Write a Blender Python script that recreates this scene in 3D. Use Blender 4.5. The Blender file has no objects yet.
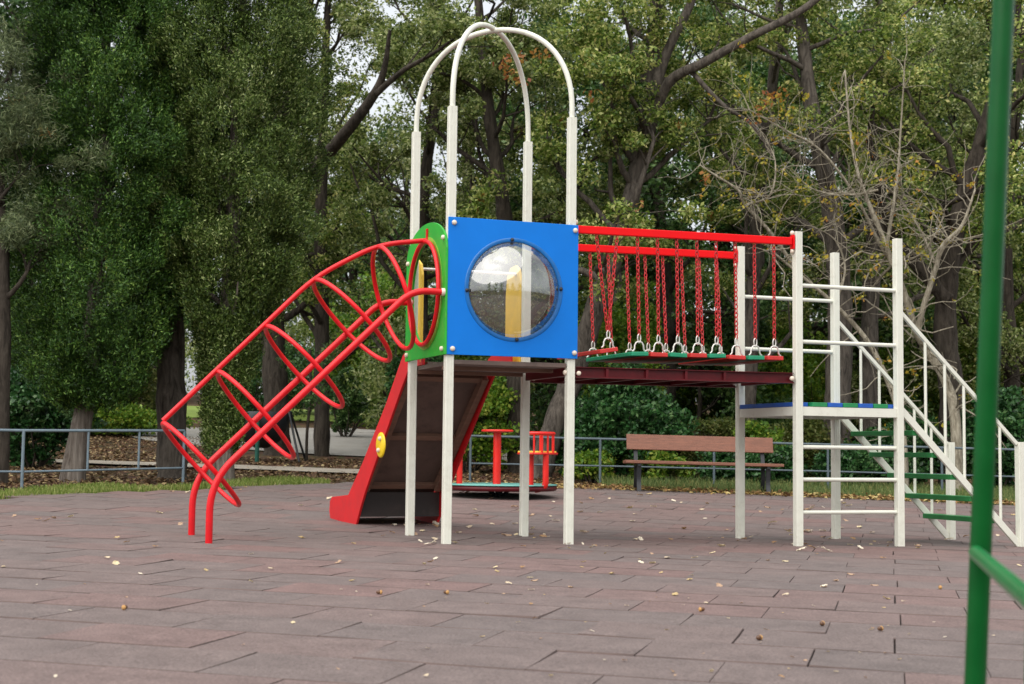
import bpy, math, random
import numpy as np
from mathutils import Vector, Matrix

random.seed(7)
RNG = np.random.default_rng(11)
SC = bpy.context.scene
COL = SC.collection
V = Vector
R = math.radians

# ------------------------------------------------------------------ camera numbers
F_PX, PITCH, ROLL, CAM_H = 1466.66, 0.0740, 0.0115, 0.76


def gz(x, y):
    """height of the ground: falls a little to the right, rises gently towards the park behind"""
    a = -0.0147 * max(-14.0, min(14.0, x))
    t = max(0.0, y - 14.6)
    r = 0.035 * (t if t > 1 else t * t * (1 - t / 3) * 1.5)
    if y > 30:
        r += 0.028 * min(y - 30, 45)
    return a + r


def across(px, Y, py=440):
    """x of a spot that stands Y metres away in the direction of picture column px"""
    X, Yp = px - 512, py - 342
    c, s = math.cos(ROLL), math.sin(ROLL)
    X, Yp = c * X + s * Yp, -s * X + c * Yp
    a, b = X / F_PX, -Yp / F_PX
    return a / (math.cos(PITCH) - b * math.sin(PITCH)) * Y


def height(px, py, Y):
    X, Yp = px - 512, py - 342
    c, s = math.cos(ROLL), math.sin(ROLL)
    X, Yp = c * X + s * Yp, -s * X + c * Yp
    b = -Yp / F_PX
    c, s = math.cos(PITCH), math.sin(PITCH)
    return CAM_H + (s + b * c) / (c - b * s) * Y


def spot(px, py, Y):
    return V((across(px, Y, py), Y, height(px, py, Y)))


# ------------------------------------------------------------------ materials
MATS = {}


def nt(name):
    m = bpy.data.materials.new(name)
    m.use_nodes = True
    n = m.node_tree.nodes
    l = m.node_tree.links
    p = n['Principled BSDF']
    return m, n, l, p


def paint(name, col, rough=0.4, var=0.12, scale=9.0, bump=0.0, bscale=60.0, metal=0.0, dirt=None, dirt_amt=0.35, spec=0.5, stretch=None, coat=0.0):
    """painted / plain surface with uneven tone, worn roughness and optional dirt blotches"""
    m, n, l, p = nt(name)
    tc = n.new('ShaderNodeTexCoord')
    src = tc.outputs['Object']
    if stretch:
        mp = n.new('ShaderNodeMapping')
        mp.inputs['Scale'].default_value = stretch
        l.new(src, mp.inputs['Vector'])
        src = mp.outputs['Vector']
    no = n.new('ShaderNodeTexNoise')
    no.inputs['Scale'].default_value = scale
    no.inputs['Detail'].default_value = 6
    no.inputs['Roughness'].default_value = 0.65
    l.new(src, no.inputs['Vector'])
    cr = n.new('ShaderNodeValToRGB')
    c = np.array(col)
    cr.color_ramp.elements[0].position = 0.3
    cr.color_ramp.elements[1].position = 0.7
    cr.color_ramp.elements[0].color = (*np.clip(c * (1 - var), 0, 1), 1)
    cr.color_ramp.elements[1].color = (*np.clip(c * (1 + var), 0, 1), 1)
    l.new(no.outputs['Fac'], cr.inputs['Fac'])
    out = cr.outputs['Color']
    if dirt:
        n2 = n.new('ShaderNodeTexNoise')
        n2.inputs['Scale'].default_value = scale * 2.7
        n2.inputs['Detail'].default_value = 9
        n2.inputs['Roughness'].default_value = 0.75
        l.new(src, n2.inputs['Vector'])
        r2 = n.new('ShaderNodeValToRGB')
        r2.color_ramp.elements[0].position = 0.52
        r2.color_ramp.elements[1].position = 0.75
        r2.color_ramp.elements[1].color = (dirt_amt, dirt_amt, dirt_amt, 1)
        r2.color_ramp.elements[0].color = (0, 0, 0, 1)
        l.new(n2.outputs['Fac'], r2.inputs['Fac'])
        mx = n.new('ShaderNodeMixRGB')
        l.new(r2.outputs['Color'], mx.inputs['Fac'])
        l.new(out, mx.inputs['Color1'])
        mx.inputs['Color2'].default_value = (*dirt, 1)
        out = mx.outputs['Color']
    l.new(out, p.inputs['Base Color'])
    mr = n.new('ShaderNodeMapRange')
    mr.inputs['To Min'].default_value = max(0.05, rough - 0.1)
    mr.inputs['To Max'].default_value = min(1, rough + 0.12)
    l.new(no.outputs['Fac'], mr.inputs['Value'])
    l.new(mr.outputs['Result'], p.inputs['Roughness'])
    p.inputs['Metallic'].default_value = metal
    p.inputs['Specular IOR Level'].default_value = spec
    if coat:
        p.inputs['Coat Weight'].default_value = coat
        p.inputs['Coat Roughness'].default_value = 0.15
    if bump:
        n3 = n.new('ShaderNodeTexNoise')
        n3.inputs['Scale'].default_value = bscale
        n3.inputs['Detail'].default_value = 5
        l.new(src, n3.inputs['Vector'])
        b = n.new('ShaderNodeBump')
        b.inputs['Strength'].default_value = bump
        b.inputs['Distance'].default_value = 0.02
        l.new(n3.outputs['Fac'], b.inputs['Height'])
        l.new(b.outputs['Normal'], p.inputs['Normal'])
    MATS[name] = m
    return m


WHITE = paint('offwhite_paint', (0.70, 0.70, 0.61), 0.38, 0.04, 5, dirt=(0.40, 0.36, 0.28), dirt_amt=0.38)
CAPW = paint('cap_plastic', (0.70, 0.60, 0.49), 0.35, 0.05, 20)
RED = paint('red_paint', (0.66, 0.004, 0.010), 0.36, 0.12, 7, dirt=(0.30, 0.02, 0.018), dirt_amt=0.6, spec=0.4)
RAILRED = paint('rail_red', (0.78, 0.003, 0.006), 0.5, 0.05, 5, spec=0.2)
MAROON = paint('beam_red_shaded', (0.085, 0.004, 0.007), 0.4, 0.3, 7, dirt=(0.05, 0.012, 0.014), dirt_amt=0.6, spec=0.3)  # dirty dark red, deepened in the colour for the shade under the planks
SLIDERED = paint('slide_red_panel', (0.56, 0.004, 0.008), 0.5, 0.1, 5, dirt=(0.28, 0.02, 0.02), dirt_amt=0.4)
BLUE = paint('blue_panel', (0.0005, 0.175, 0.66), 0.5, 0.05, 3, dirt=(0.006, 0.20, 0.64), dirt_amt=0.3, spec=0.25)
BLUERIM = paint('blue_rim', (0.004, 0.13, 0.42), 0.3, 0.15, 12)
GREENP = paint('green_panel', (0.014, 0.36, 0.022), 0.5, 0.12, 4, dirt=(0.22, 0.42, 0.05), dirt_amt=0.4)
GREENRIM = paint('green_panel_edge', (0.24, 0.46, 0.05), 0.45, 0.3, 8)
YELLOW = paint('yellow_panel', (0.85, 0.55, 0.06), 0.42, 0.08, 8)
DISC = paint('yellow_disc', (0.80, 0.55, 0.01), 0.4, 0.08, 8)
PLY = paint('brown_ply', (0.125, 0.085, 0.070), 0.5, 0.3, 2.2, dirt=(0.045, 0.028, 0.024), dirt_amt=0.75)
SHADEBOARD = paint('shade_board_dark', (0.028, 0.020, 0.018), 0.6, 0.5, 3, dirt=(0.09, 0.06, 0.05), dirt_amt=0.5)  # near-black tone that paints the shade below the slide's lower end
BATTEN = paint('batten_wood', (0.20, 0.115, 0.08), 0.6, 0.25, 5, stretch=(1, 1, 6))
GSTEP = paint('green_step', (0.015, 0.19, 0.045), 0.45, 0.2, 8)
TEAL = paint('green_plank', (0.01, 0.26, 0.13), 0.45, 0.15, 8)
PLANKRED = paint('red_plank', (0.55, 0.03, 0.025), 0.45, 0.15, 8)
BLUEDECK = paint('blue_deck', (0.01, 0.09, 0.42), 0.5, 0.2, 8)
GREENDECK = paint('green_deck', (0.012, 0.22, 0.07), 0.5, 0.2, 8)
CHAINRED = paint('chain_red', (0.48, 0.015, 0.018), 0.32, 0.35, 30, dirt=(0.45, 0.22, 0.2), dirt_amt=0.5)
ZINC = paint('zinc', (0.62, 0.60, 0.56), 0.38, 0.12, 30, metal=0.55)
GREENPOLE = paint('green_pole', (0.0005, 0.085, 0.014), 0.3, 0.15, 6, spec=0.3)
GREENBAR_LIT = paint('green_bar_lit', (0.004, 0.17, 0.04), 0.3, 0.1, 6)  # pole green lightened in the colour for sky light on the bar
IRON = paint('dark_iron', (0.016, 0.018, 0.022), 0.5, 0.3, 12)
RAILDARK = paint('dark_rail', (0.085, 0.115, 0.135), 0.55, 0.25, 5, dirt=(0.08, 0.07, 0.06), dirt_amt=0.5)  # darker blue-grey for the fence behind the bench
RAILGREY = paint('bluegrey_rail', (0.145, 0.195, 0.23), 0.5, 0.18, 5, dirt=(0.13, 0.12, 0.1), dirt_amt=0.5)
BENCHW = paint('bench_wood', (0.205, 0.085, 0.052), 0.6, 0.3, 5, bump=0.3, bscale=20, stretch=(1, 12, 12), dirt=(0.12, 0.05, 0.04), dirt_amt=0.5)
CARRED = paint('carousel_red', (0.70, 0.016, 0.010), 0.35, 0.08, 8)
CARTEAL = paint('carousel_floor', (0.13, 0.36, 0.32), 0.55, 0.2, 6)
ROCK = paint('grey_path', (0.26, 0.245, 0.22), 0.9, 0.16, 0.8, bump=0.4, bscale=30, dirt=(0.22, 0.19, 0.15), dirt_amt=0.6)
KERB = paint('pale_kerb', (0.30, 0.265, 0.215), 0.9, 0.2, 2, bump=0.4, bscale=30)
TUBBLACK = paint('black_tub', (0.012, 0.014, 0.018), 0.5, 0.3, 5)  # the tub's own black
DKGREEN = paint('dark_green_post', (0.01, 0.10, 0.07), 0.5, 0.2, 5)


def bark(name, dark, light, scale=5.0, stretch=(1, 1, 0.22)):
    m, n, l, p = nt(name)
    tc = n.new('ShaderNodeTexCoord')
    mp = n.new('ShaderNodeMapping')
    mp.inputs['Scale'].default_value = stretch
    l.new(tc.outputs['Object'], mp.inputs['Vector'])
    no = n.new('ShaderNodeTexNoise')
    no.inputs['Scale'].default_value = scale * 2.5
    no.inputs['Detail'].default_value = 8
    no.inputs['Roughness'].default_value = 0.7
    no.inputs['Distortion'].default_value = 0.6
    l.new(mp.outputs['Vector'], no.inputs['Vector'])
    cr = n.new('ShaderNodeValToRGB')
    cr.color_ramp.elements[0].position = 0.35
    cr.color_ramp.elements[1].position = 0.68
    cr.color_ramp.elements[0].color = (*dark, 1)
    cr.color_ramp.elements[1].color = (*light, 1)
    l.new(no.outputs['Fac'], cr.inputs['Fac'])
    l.new(cr.outputs['Color'], p.inputs['Base Color'])
    p.inputs['Roughness'].default_value = 0.9
    p.inputs['Specular IOR Level'].default_value = 0.2
    b = n.new('ShaderNodeBump')
    b.inputs['Strength'].default_value = 0.9
    b.inputs['Distance'].default_value = 0.06
    l.new(no.outputs['Fac'], b.inputs['Height'])
    l.new(b.outputs['Normal'], p.inputs['Normal'])
    return m


BARK_DARK = bark('bark_dark', (0.020, 0.016, 0.012), (0.085, 0.07, 0.055))
BARK_GREY = bark('bark_grey', (0.035, 0.029, 0.024), (0.17, 0.145, 0.12))
BARK_PALE = bark('bark_pale', (0.18, 0.155, 0.11), (0.50, 0.45, 0.35), 8)
BARK_CYP = bark('bark_cypress', (0.06, 0.045, 0.035), (0.27, 0.235, 0.20), 6, (1, 1, 0.1))


def foliage(name, cols, rough=0.45, trans=0.3, spec=0.35, patch=0.4):
    """leaf material: every leaf its own tone from the ramp, with slow patches of tone through the crown"""
    m, n, l, p = nt(name)
    g = n.new('ShaderNodeNewGeometry')
    tc = n.new('ShaderNodeTexCoord')
    no = n.new('ShaderNodeTexNoise')
    no.inputs['Scale'].default_value = 0.9
    no.inputs['Detail'].default_value = 3
    l.new(tc.outputs['Object'], no.inputs['Vector'])
    mix = n.new('ShaderNodeMix')
    mix.inputs[0].default_value = patch
    l.new(g.outputs['Random Per Island'], mix.inputs[2])
    l.new(no.outputs['Fac'], mix.inputs[3])
    cr = n.new('ShaderNodeValToRGB')
    els = cr.color_ramp.elements
    k = len(cols)
    for i, c in enumerate(cols):
        pos = 0.22 + 0.62 * (i / (k - 1)) ** 0.75
        e = els[i] if i < 2 else els.new(pos)
        e.position = pos
        e.color = (*c, 1)
    l.new(mix.outputs[0], cr.inputs['Fac'])
    l.new(cr.outputs['Color'], p.inputs['Base Color'])
    p.inputs['Roughness'].default_value = rough
    p.inputs['Specular IOR Level'].default_value = spec
    tr = n.new('ShaderNodeBsdfTranslucent')
    l.new(cr.outputs['Color'], tr.inputs['Color'])
    ms = n.new('ShaderNodeMixShader')
    ms.inputs[0].default_value = trans
    l.new(p.outputs[0], ms.inputs[1])
    l.new(tr.outputs[0], ms.inputs[2])
    l.new(ms.outputs[0], n['Material Output'].inputs['Surface'])
    return m


LF_CYP = foliage('leaf_cypress', [(0.013, 0.040, 0.006), (0.036, 0.095, 0.012), (0.085, 0.185, 0.026), (0.24, 0.36, 0.07)], 0.5, 0.15)
LF_CYPL = foliage('leaf_cypress_light', [(0.022, 0.045, 0.007), (0.070, 0.125, 0.018), (0.17, 0.245, 0.05), (0.50, 0.56, 0.24)], 0.5, 0.2)
LF_OAK = foliage('leaf_oak', [(0.04, 0.085, 0.010), (0.13, 0.205, 0.028), (0.27, 0.34, 0.065), (0.50, 0.53, 0.19), (0.62, 0.54, 0.20)], 0.38, 0.35)
LF_OAK2 = foliage('leaf_oak_grey', [(0.045, 0.08, 0.016), (0.15, 0.21, 0.045), (0.32, 0.37, 0.115), (0.58, 0.59, 0.32)], 0.35, 0.35)
LF_DEEP = foliage('leaf_deep', [(0.02, 0.055, 0.014), (0.045, 0.11, 0.022), (0.09, 0.17, 0.04), (0.17, 0.25, 0.08)], 0.4, 0.25)
LF_BUSH = foliage('leaf_bush', [(0.014, 0.045, 0.015), (0.03, 0.10, 0.025), (0.06, 0.16, 0.045), (0.14, 0.24, 0.09)], 0.3, 0.25)
LF_LIME = foliage('leaf_lime', [(0.06, 0.14, 0.015), (0.13, 0.26, 0.025), (0.24, 0.36, 0.04), (0.40, 0.42, 0.07)], 0.45, 0.4)
LF_HEDGE = foliage('leaf_hedge', [(0.05, 0.075, 0.015), (0.09, 0.12, 0.022), (0.14, 0.165, 0.035), (0.17, 0.15, 0.05)], 0.5, 0.3)
LF_PINE = foliage('leaf_pine', [(0.05, 0.075, 0.03), (0.11, 0.15, 0.06), (0.22, 0.27, 0.12), (0.36, 0.39, 0.22)], 0.5, 0.3)
LF_AUTUMN = foliage('leaf_autumn', [(0.24, 0.07, 0.03), (0.36, 0.16, 0.04), (0.42, 0.27, 0.06), (0.45, 0.36, 0.08)], 0.5, 0.4)
LF_YELLOW = foliage('leaf_yellow', [(0.20, 0.22, 0.03), (0.40, 0.36, 0.04), (0.55, 0.40, 0.05), (0.40, 0.10, 0.03)], 0.5, 0.4)
LF_LITTER = foliage('leaf_litter', [(0.06, 0.032, 0.017), (0.12, 0.065, 0.033), (0.18, 0.105, 0.05), (0.27, 0.18, 0.09), (0.36, 0.28, 0.14)], 0.7, 0.1, 0.3, 0.25)
LF_LITTERY = foliage('leaf_litter_yellow', [(0.14, 0.07, 0.03), (0.24, 0.14, 0.05), (0.36, 0.25, 0.08), (0.48, 0.38, 0.16)], 0.7, 0.1, 0.3, 0.2)
LF_GRASS = foliage('grass_blades', [(0.09, 0.14, 0.02), (0.17, 0.24, 0.04), (0.28, 0.32, 0.09), (0.42, 0.36, 0.16)], 0.6, 0.3, 0.3)
LF_GRASSD = foliage('grass_dark', [(0.06, 0.11, 0.03), (0.12, 0.18, 0.05), (0.20, 0.24, 0.08), (0.32, 0.27, 0.10)], 0.6, 0.3, 0.3)


# ------------------------------------------------------------------ mesh building
class MB:
    def __init__(self):
        self.v, self.f, self.sm = [], [], []

    def add(self, vs, fs, smooth=False):
        b = len(self.v)
        self.v += [tuple(q) for q in vs]
        self.f += [tuple(i + b for i in q) for q in fs]
        self.sm += [smooth] * len(fs)
        return self

    def box(self, c, half, ax=None):
        c = V(c)
        if ax is None:
            ax = (V((1, 0, 0)), V((0, 1, 0)), V((0, 0, 1)))
        vs = []
        for k in range(8):
            s = [1 if k >> i & 1 else -1 for i in range(3)]
            vs.append(c + sum((ax[i] * half[i] * s[i] for i in range(3)), V((0, 0, 0))))
        return self.add(vs, [(0, 2, 3, 1), (4, 5, 7, 6), (0, 1, 5, 4), (2, 6, 7, 3), (0, 4, 6, 2), (1, 3, 7, 5)])

    def bar(self, a, b, w, h, up=V((0, 0, 1))):
        a, b = V(a), V(b)
        t = (b - a)
        L = t.length
        t.normalize()
        s = t.cross(up)
        s.normalize()
        n = s.cross(t)
        return self.box((a + b) / 2, (L / 2, w / 2, h / 2), (t, s, n))

    def tube(self, pts, r, n=12, closed=False, cap=True):
        pts = [V(q) for q in pts]
        m = len(pts)
        rs = r if isinstance(r, (list, tuple)) else [r] * m
        T = []
        for i in range(m):
            if closed:
                t = pts[(i + 1) % m] - pts[i - 1]
            else:
                t = pts[min(i + 1, m - 1)] - pts[max(i - 1, 0)]
            T.append(t.normalized())
        ref = V((0, 0, 1)) if abs(T[0].z) < 0.9 else V((1, 0, 0))
        nrm = T[0].cross(ref).normalized()
        rings = []
        for i in range(m):
            if i:
                ax = T[i - 1].cross(T[i])
                if ax.length > 1e-8:
                    nrm = Matrix.Rotation(T[i - 1].angle(T[i]), 3, ax.normalized()) @ nrm
            nrm = (nrm - T[i] * nrm.dot(T[i])).normalized()
            bn = T[i].cross(nrm)
            rings.append([pts[i] + (nrm * math.cos(2 * math.pi * k / n) + bn * math.sin(2 * math.pi * k / n)) * rs[i] for k in range(n)])
        vs = [q for rg in rings for q in rg]
        fs = []
        for i in range(m if closed else m - 1):
            j = (i + 1) % m
            for k in range(n):
                fs.append((i * n + k, i * n + (k + 1) % n, j * n + (k + 1) % n, j * n + k))
        self.add(vs, fs, True)
        if cap and not closed:
            self.add(rings[0], [tuple(range(n))[::-1]])
            self.add(rings[-1], [tuple(range(n))])
        return self

    def prism(self, poly, o, a, b, c, t0, t1):
        """polygon (list of 2-D points on axes a, b from o) given a thickness along c"""
        o, a, b, c = V(o), V(a), V(b), V(c)
        n = len(poly)
        v0 = [o + a * x + b * y + c * t0 for x, y in poly]
        v1 = [o + a * x + b * y + c * t1 for x, y in poly]
        self.add(v0 + v1, [tuple(range(n))[::-1], tuple(range(n, 2 * n))] + [(i, (i + 1) % n, n + (i + 1) % n, n + i) for i in range(n)])
        return self

    def holed(self, outer, hole, o, a, b, c, t0, t1):
        """panel with a hole; outer and hole hold the same number of points, matched by angle"""
        o, a, b, c = V(o), V(a), V(b), V(c)
        n = len(outer)
        P = []
        for poly, t in ((outer, t0), (hole, t0), (outer, t1), (hole, t1)):
            P += [o + a * x + b * y + c * t for x, y in poly]
        fs = []
        for i in range(n):
            j = (i + 1) % n
            fs += [(i, j, n + j, n + i), (2 * n + i, 3 * n + i, 3 * n + j, 2 * n + j), (i, 2 * n + i, 2 * n + j, j), (n + i, n + j, 3 * n + j, 3 * n + i)]
        return self.add(P, fs)

    def ball(self, c, r, ax=None, n=10, m=6, sc=(1, 1, 1)):
        c = V(c)
        ax = ax or (V((1, 0, 0)), V((0, 1, 0)), V((0, 0, 1)))
        vs, fs = [], []
        for i in range(m + 1):
            t = math.pi * i / m
            for k in range(n):
                p = 2 * math.pi * k / n
                q = (math.sin(t) * math.cos(p) * sc[0], math.sin(t) * math.sin(p) * sc[1], math.cos(t) * sc[2])
                vs.append(c + (ax[0] * q[0] + ax[1] * q[1] + ax[2] * q[2]) * r)
        for i in range(m):
            for k in range(n):
                fs.append((i * n + k, (i + 1) * n + k, (i + 1) * n + (k + 1) % n, i * n + (k + 1) % n))
        return self.add(vs, fs, True)

    def lathe(self, prof, o, axis, n=32):
        o, axis = V(o), V(axis).normalized()
        ref = V((0, 0, 1)) if abs(axis.z) < 0.9 else V((1, 0, 0))
        a = axis.cross(ref).normalized()
        b = axis.cross(a)
        vs, fs = [], []
        for r, h in prof:
            for k in range(n):
                t = 2 * math.pi * k / n
                vs.append(o + axis * h + (a * math.cos(t) + b * math.sin(t)) * r)
        for i in range(len(prof) - 1):
            for k in range(n):
                fs.append((i * n + k, i * n + (k + 1) % n, (i + 1) * n + (k + 1) % n, (i + 1) * n + k))
        return self.add(vs, fs, True)


WPOS = {}


def place(o, world, parent=None):
    if parent is not None:
        o.parent = parent
        o.location = V(world) - WPOS[parent.name]
    else:
        o.location = world
    WPOS[o.name] = V(world)


def finish(o, parent, label, cat, group, kind):
    if label:
        o['label'] = label
    if cat:
        o['category'] = cat
    if group:
        o['group'] = group
    if kind:
        o['kind'] = kind


def obj(name, mb, mat, parent=None, bevel=0.0, label=None, cat=None, group=None, kind=None, origin=None, seg=2):
    vs = np.array(mb.v, float)
    c = V(origin) if origin is not None else V(((vs.min(0) + vs.max(0)) / 2).tolist())
    me = bpy.data.meshes.new(name)
    me.from_pydata((vs - np.array(c)).tolist(), [], mb.f)
    me.polygons.foreach_set('use_smooth', mb.sm)
    me.materials.append(mat)
    me.update()
    o = bpy.data.objects.new(name, me)
    COL.objects.link(o)
    place(o, c, parent)
    if bevel:
        b = o.modifiers.new('bevel', 'BEVEL')
        b.width = bevel
        b.segments = seg
        b.limit_method = 'ANGLE'
        b.angle_limit = R(35)
    finish(o, parent, label, cat, group, kind)
    return o


def quads_obj(name, co, mat, parent=None, origin=None, label=None, cat=None, group=None, kind=None):
    """co: (N,4,3) array of separate quads -> one mesh object"""
    co = np.asarray(co, np.float32)
    n = len(co)
    c = V(origin) if origin is not None else V(co.reshape(-1, 3).mean(0).tolist())
    me = bpy.data.meshes.new(name)
    me.vertices.add(4 * n)
    me.vertices.foreach_set('co', (co.reshape(-1, 3) - np.array(c, np.float32)).ravel())
    me.loops.add(4 * n)
    me.loops.foreach_set('vertex_index', np.arange(4 * n, dtype=np.int32))
    me.polygons.add(n)
    me.polygons.foreach_set('loop_start', np.arange(0, 4 * n, 4, dtype=np.int32))
    me.update(calc_edges=True)
    me.materials.append(mat)
    o = bpy.data.objects.new(name, me)
    COL.objects.link(o)
    place(o, c, parent)
    finish(o, parent, label, cat, group, kind)
    return o


def thing(name, loc, label, cat, group=None):
    o = bpy.data.objects.new(name, None)
    o.empty_display_size = 0.2
    COL.objects.link(o)
    place(o, V(loc))
    finish(o, None, label, cat, group, None)
    return o


def copy_tree(o, parent=None):
    c = o.copy()
    COL.objects.link(c)
    if parent is not None:
        c.parent = parent
    for ch in [q for q in bpy.data.objects if q.parent == o]:
        copy_tree(ch, c)
    return c


def ell(cx, cy, rx, ry, n, a0=0.0):
    return [(cx + rx * math.cos(a0 + 2 * math.pi * k / n), cy + ry * math.sin(a0 + 2 * math.pi * k / n)) for k in range(n)]


def smooth_path(pts, k=6):
    """rounded polyline through pts (Catmull-Rom)"""
    P = [V(q) for q in pts]
    P = [P[0] * 2 - P[1]] + P + [P[-1] * 2 - P[-2]]
    out = []
    for i in range(1, len(P) - 2):
        for j in range(k):
            t = j / k
            a, b, c, d = P[i - 1], P[i], P[i + 1], P[i + 2]
            out.append(0.5 * ((2 * b) + (c - a) * t + (2 * a - 5 * b + 4 * c - d) * t * t + (3 * b - a - 3 * c + d) * t ** 3))
    out.append(P[-2])
    return out


def fillet(pts, rad, k=7):
    """polyline with its corners rounded"""
    P = [V(q) for q in pts]
    out = [P[0]]
    for i in range(1, len(P) - 1):
        d0, d1 = (P[i - 1] - P[i]), (P[i + 1] - P[i])
        r = min(rad, d0.length * 0.48, d1.length * 0.48)
        a, b = P[i] + d0.normalized() * r, P[i] + d1.normalized() * r
        for j in range(k + 1):
            t = j / k
            out.append(a * (1 - t) ** 2 + P[i] * 2 * t * (1 - t) + b * t * t)
    out.append(P[-1])
    return out


Z = V((0, 0, 1))

# ================================================================== PLAY STRUCTURE
ANG = 0.3475
U = V((math.cos(ANG), math.sin(ANG), 0))
W = V((-math.sin(ANG), math.cos(ANG), 0))
T0 = V((-0.514, 11.95, 0))
Q0 = V((2.520, 12.900, 0))
TS, QS = 1.067, 1.042
H1, H2 = 3.5925, 2.7249

PS = thing('play_structure', (T0.x, T0.y, gz(T0.x, T0.y)),
           'climbing frame with blue window tower, red slide, hoop climber, chain bridge and white stairs', 'playground frame')


def tp(s, d, z=0.0):
    return T0 + U * s + W * d + Z * z


def qp(s, d, z=0.0):
    return Q0 + U * s + W * d + Z * z


def post_profile(h=0.0345):
    g, gw, gd, ch = 0.012, 0.0018, 0.0022, 0.005
    side = [(-h + ch, -h), (-g - gw, -h), (-g, -h + gd), (-g + gw, -h), (g - gw, -h), (g, -h + gd), (g + gw, -h), (h - ch, -h)]
    P = []
    for k in range(4):
        c, s = math.cos(k * math.pi / 2), math.sin(k * math.pi / 2)
        P += [(c * x - s * y, s * x + c * y) for x, y in side]
    return P


PROF = post_profile()


def post(base, top, name='post'):
    g = gz(base.x, base.y)
    return obj(name, MB().prism(PROF, (base.x, base.y, 0), U, W, Z, g - 0.03, top), WHITE, PS)


for s, d in ((0, 0), (0, TS), (TS, TS), (TS, 0)):
    post(tp(s, d), H1)
for s, d in ((0, 0), (0, QS), (QS, QS), (QS, 0)):
    post(qp(s, d), H2)

# roof arches, crossing over the tower
for k, (a, b) in enumerate((((0, 0), (TS, TS)), ((0, TS), (TS, 0)))):
    A, B = tp(*a), tp(*b)
    m = (A + B) / 2
    hv = (B - A) / 2
    lift = 0.0 if k == 0 else -0.018
    pts = [A + Z * (H1 - 0.05), A + Z * (H1 + 0.06)]
    for i in range(1, 32):
        t = math.pi * i / 32
        cc = -math.cos(t)
        cc = math.copysign(abs(cc) ** 0.92, cc)
        pts.append(m + hv * cc + Z * (H1 + 0.06 + (0.80 + lift) * math.sin(t) ** 0.9))
    pts += [B + Z * (H1 + 0.06), B + Z * (H1 - 0.05)]
    obj('roof_arch', MB().tube(pts, 0.023, 12), WHITE, PS)

# blue panel with its bubble window
ax = (U, Z, -W)
NP = 64


def square_at_angles(x0, x1, y0, y1, cx, cy, n):
    out = []
    for k in range(n):
        t = 2 * math.pi * k / n
        dx, dy = math.cos(t), math.sin(t)
        sx = ((x1 - cx) if dx > 0 else (x0 - cx)) / dx if abs(dx) > 1e-9 else 1e9
        sy = ((y1 - cy) if dy > 0 else (y0 - cy)) / dy if abs(dy) > 1e-9 else 1e9
        q = min(sx, sy)
        out.append((cx + dx * q, cy + dy * q))
    # put true corners on the nearest points
    for X, Y in ((x0, y0), (x0, y1), (x1, y0), (x1, y1)):
        i = min(range(n), key=lambda i: (out[i][0] - X) ** 2 + (out[i][1] - Y) ** 2)
        out[i] = (X, Y)
    return out


wc = (0.540, 2.090)
bp = obj('side_panel', MB().holed(square_at_angles(-0.035, 1.113, 1.535, 2.665, *wc, NP), ell(*wc, 0.398, 0.398, NP), tp(0, -0.036), U, Z, -W, 0, 0.018), BLUE, PS, bevel=0.003,
         label='square blue panel with round bubble window')
o_r = tp(wc[0], -0.054, wc[1])
obj('window_ring', MB().lathe([(0.398, -0.012), (0.398, 0.003), (0.402, 0.006), (0.424, 0.006), (0.432, 0.003), (0.433, 0.0002)], o_r, -W, 64), BLUERIM, bp)
# clear dome
m, n, l, p = nt('clear_dome')
n.remove(p)
tr = n.new('ShaderNodeBsdfTransparent')
tr.inputs['Color'].default_value = (0.93, 0.95, 0.94, 1)
gl = n.new('ShaderNodeBsdfGlossy')
gl.inputs['Roughness'].default_value = 0.07
df = n.new('ShaderNodeBsdfTranslucent')
df.inputs['Color'].default_value = (0.75, 0.78, 0.74, 1)
d2 = n.new('ShaderNodeBsdfDiffuse')
d2.inputs['Color'].default_value = (0.75, 0.78, 0.76, 1)
fr = n.new('ShaderNodeFresnel')
fr.inputs['IOR'].default_value = 1.6
tcn = n.new('ShaderNodeTexCoord')
nz = n.new('ShaderNodeTexNoise')
nz.inputs['Scale'].default_value = 7
nz.inputs['Detail'].default_value = 8
nz.inputs['Roughness'].default_value = 0.7
l.new(tcn.outputs['Object'], nz.inputs['Vector'])
mrn = n.new('ShaderNodeMapRange')
mrn.inputs['From Min'].default_value = 0.35
mrn.inputs['From Max'].default_value = 0.8
mrn.inputs['To Min'].default_value = 0.015
mrn.inputs['To Max'].default_value = 0.10
l.new(nz.outputs['Fac'], mrn.inputs['Value'])
m1 = n.new('ShaderNodeMixShader')
l.new(mrn.outputs['Result'], m1.inputs[0])
l.new(tr.outputs[0], m1.inputs[1])
l.new(d2.outputs[0], m1.inputs[2])
fm = n.new('ShaderNodeMath')
fm.operation = 'ADD'
fm.use_clamp = True
l.new(fr.outputs[0], fm.inputs[0])
fm.inputs[1].default_value = 0.22
m2 = n.new('ShaderNodeMixShader')
l.new(fm.outputs[0], m2.inputs[0])
l.new(m1.outputs[0], m2.inputs[1])
l.new(gl.outputs[0], m2.inputs[2])
l.new(m2.outputs[0], n['Material Output'].inputs['Surface'])
DOME = m
prof = []
for i in range(15):
    t = i / 14 * R(58)
    rr = 0.398 / math.sin(R(58))
    prof.append((max(rr * math.sin(t), 0.0005), rr * (math.cos(t) - math.cos(R(58)))))
obj('window_dome', MB().lathe(prof[::-1], o_r, -W, 64), DOME, bp)
for k in range(4):
    a = k * math.pi / 2 + 0.06
    c = tp(wc[0] + 0.415 * math.cos(a), -0.068, wc[1] + 0.415 * math.sin(a))
    obj('screw', MB().ball(c, 0.017, (U, Z, W), 8, 4, (1, 1, 0.5)), IRON, bp)


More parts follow.
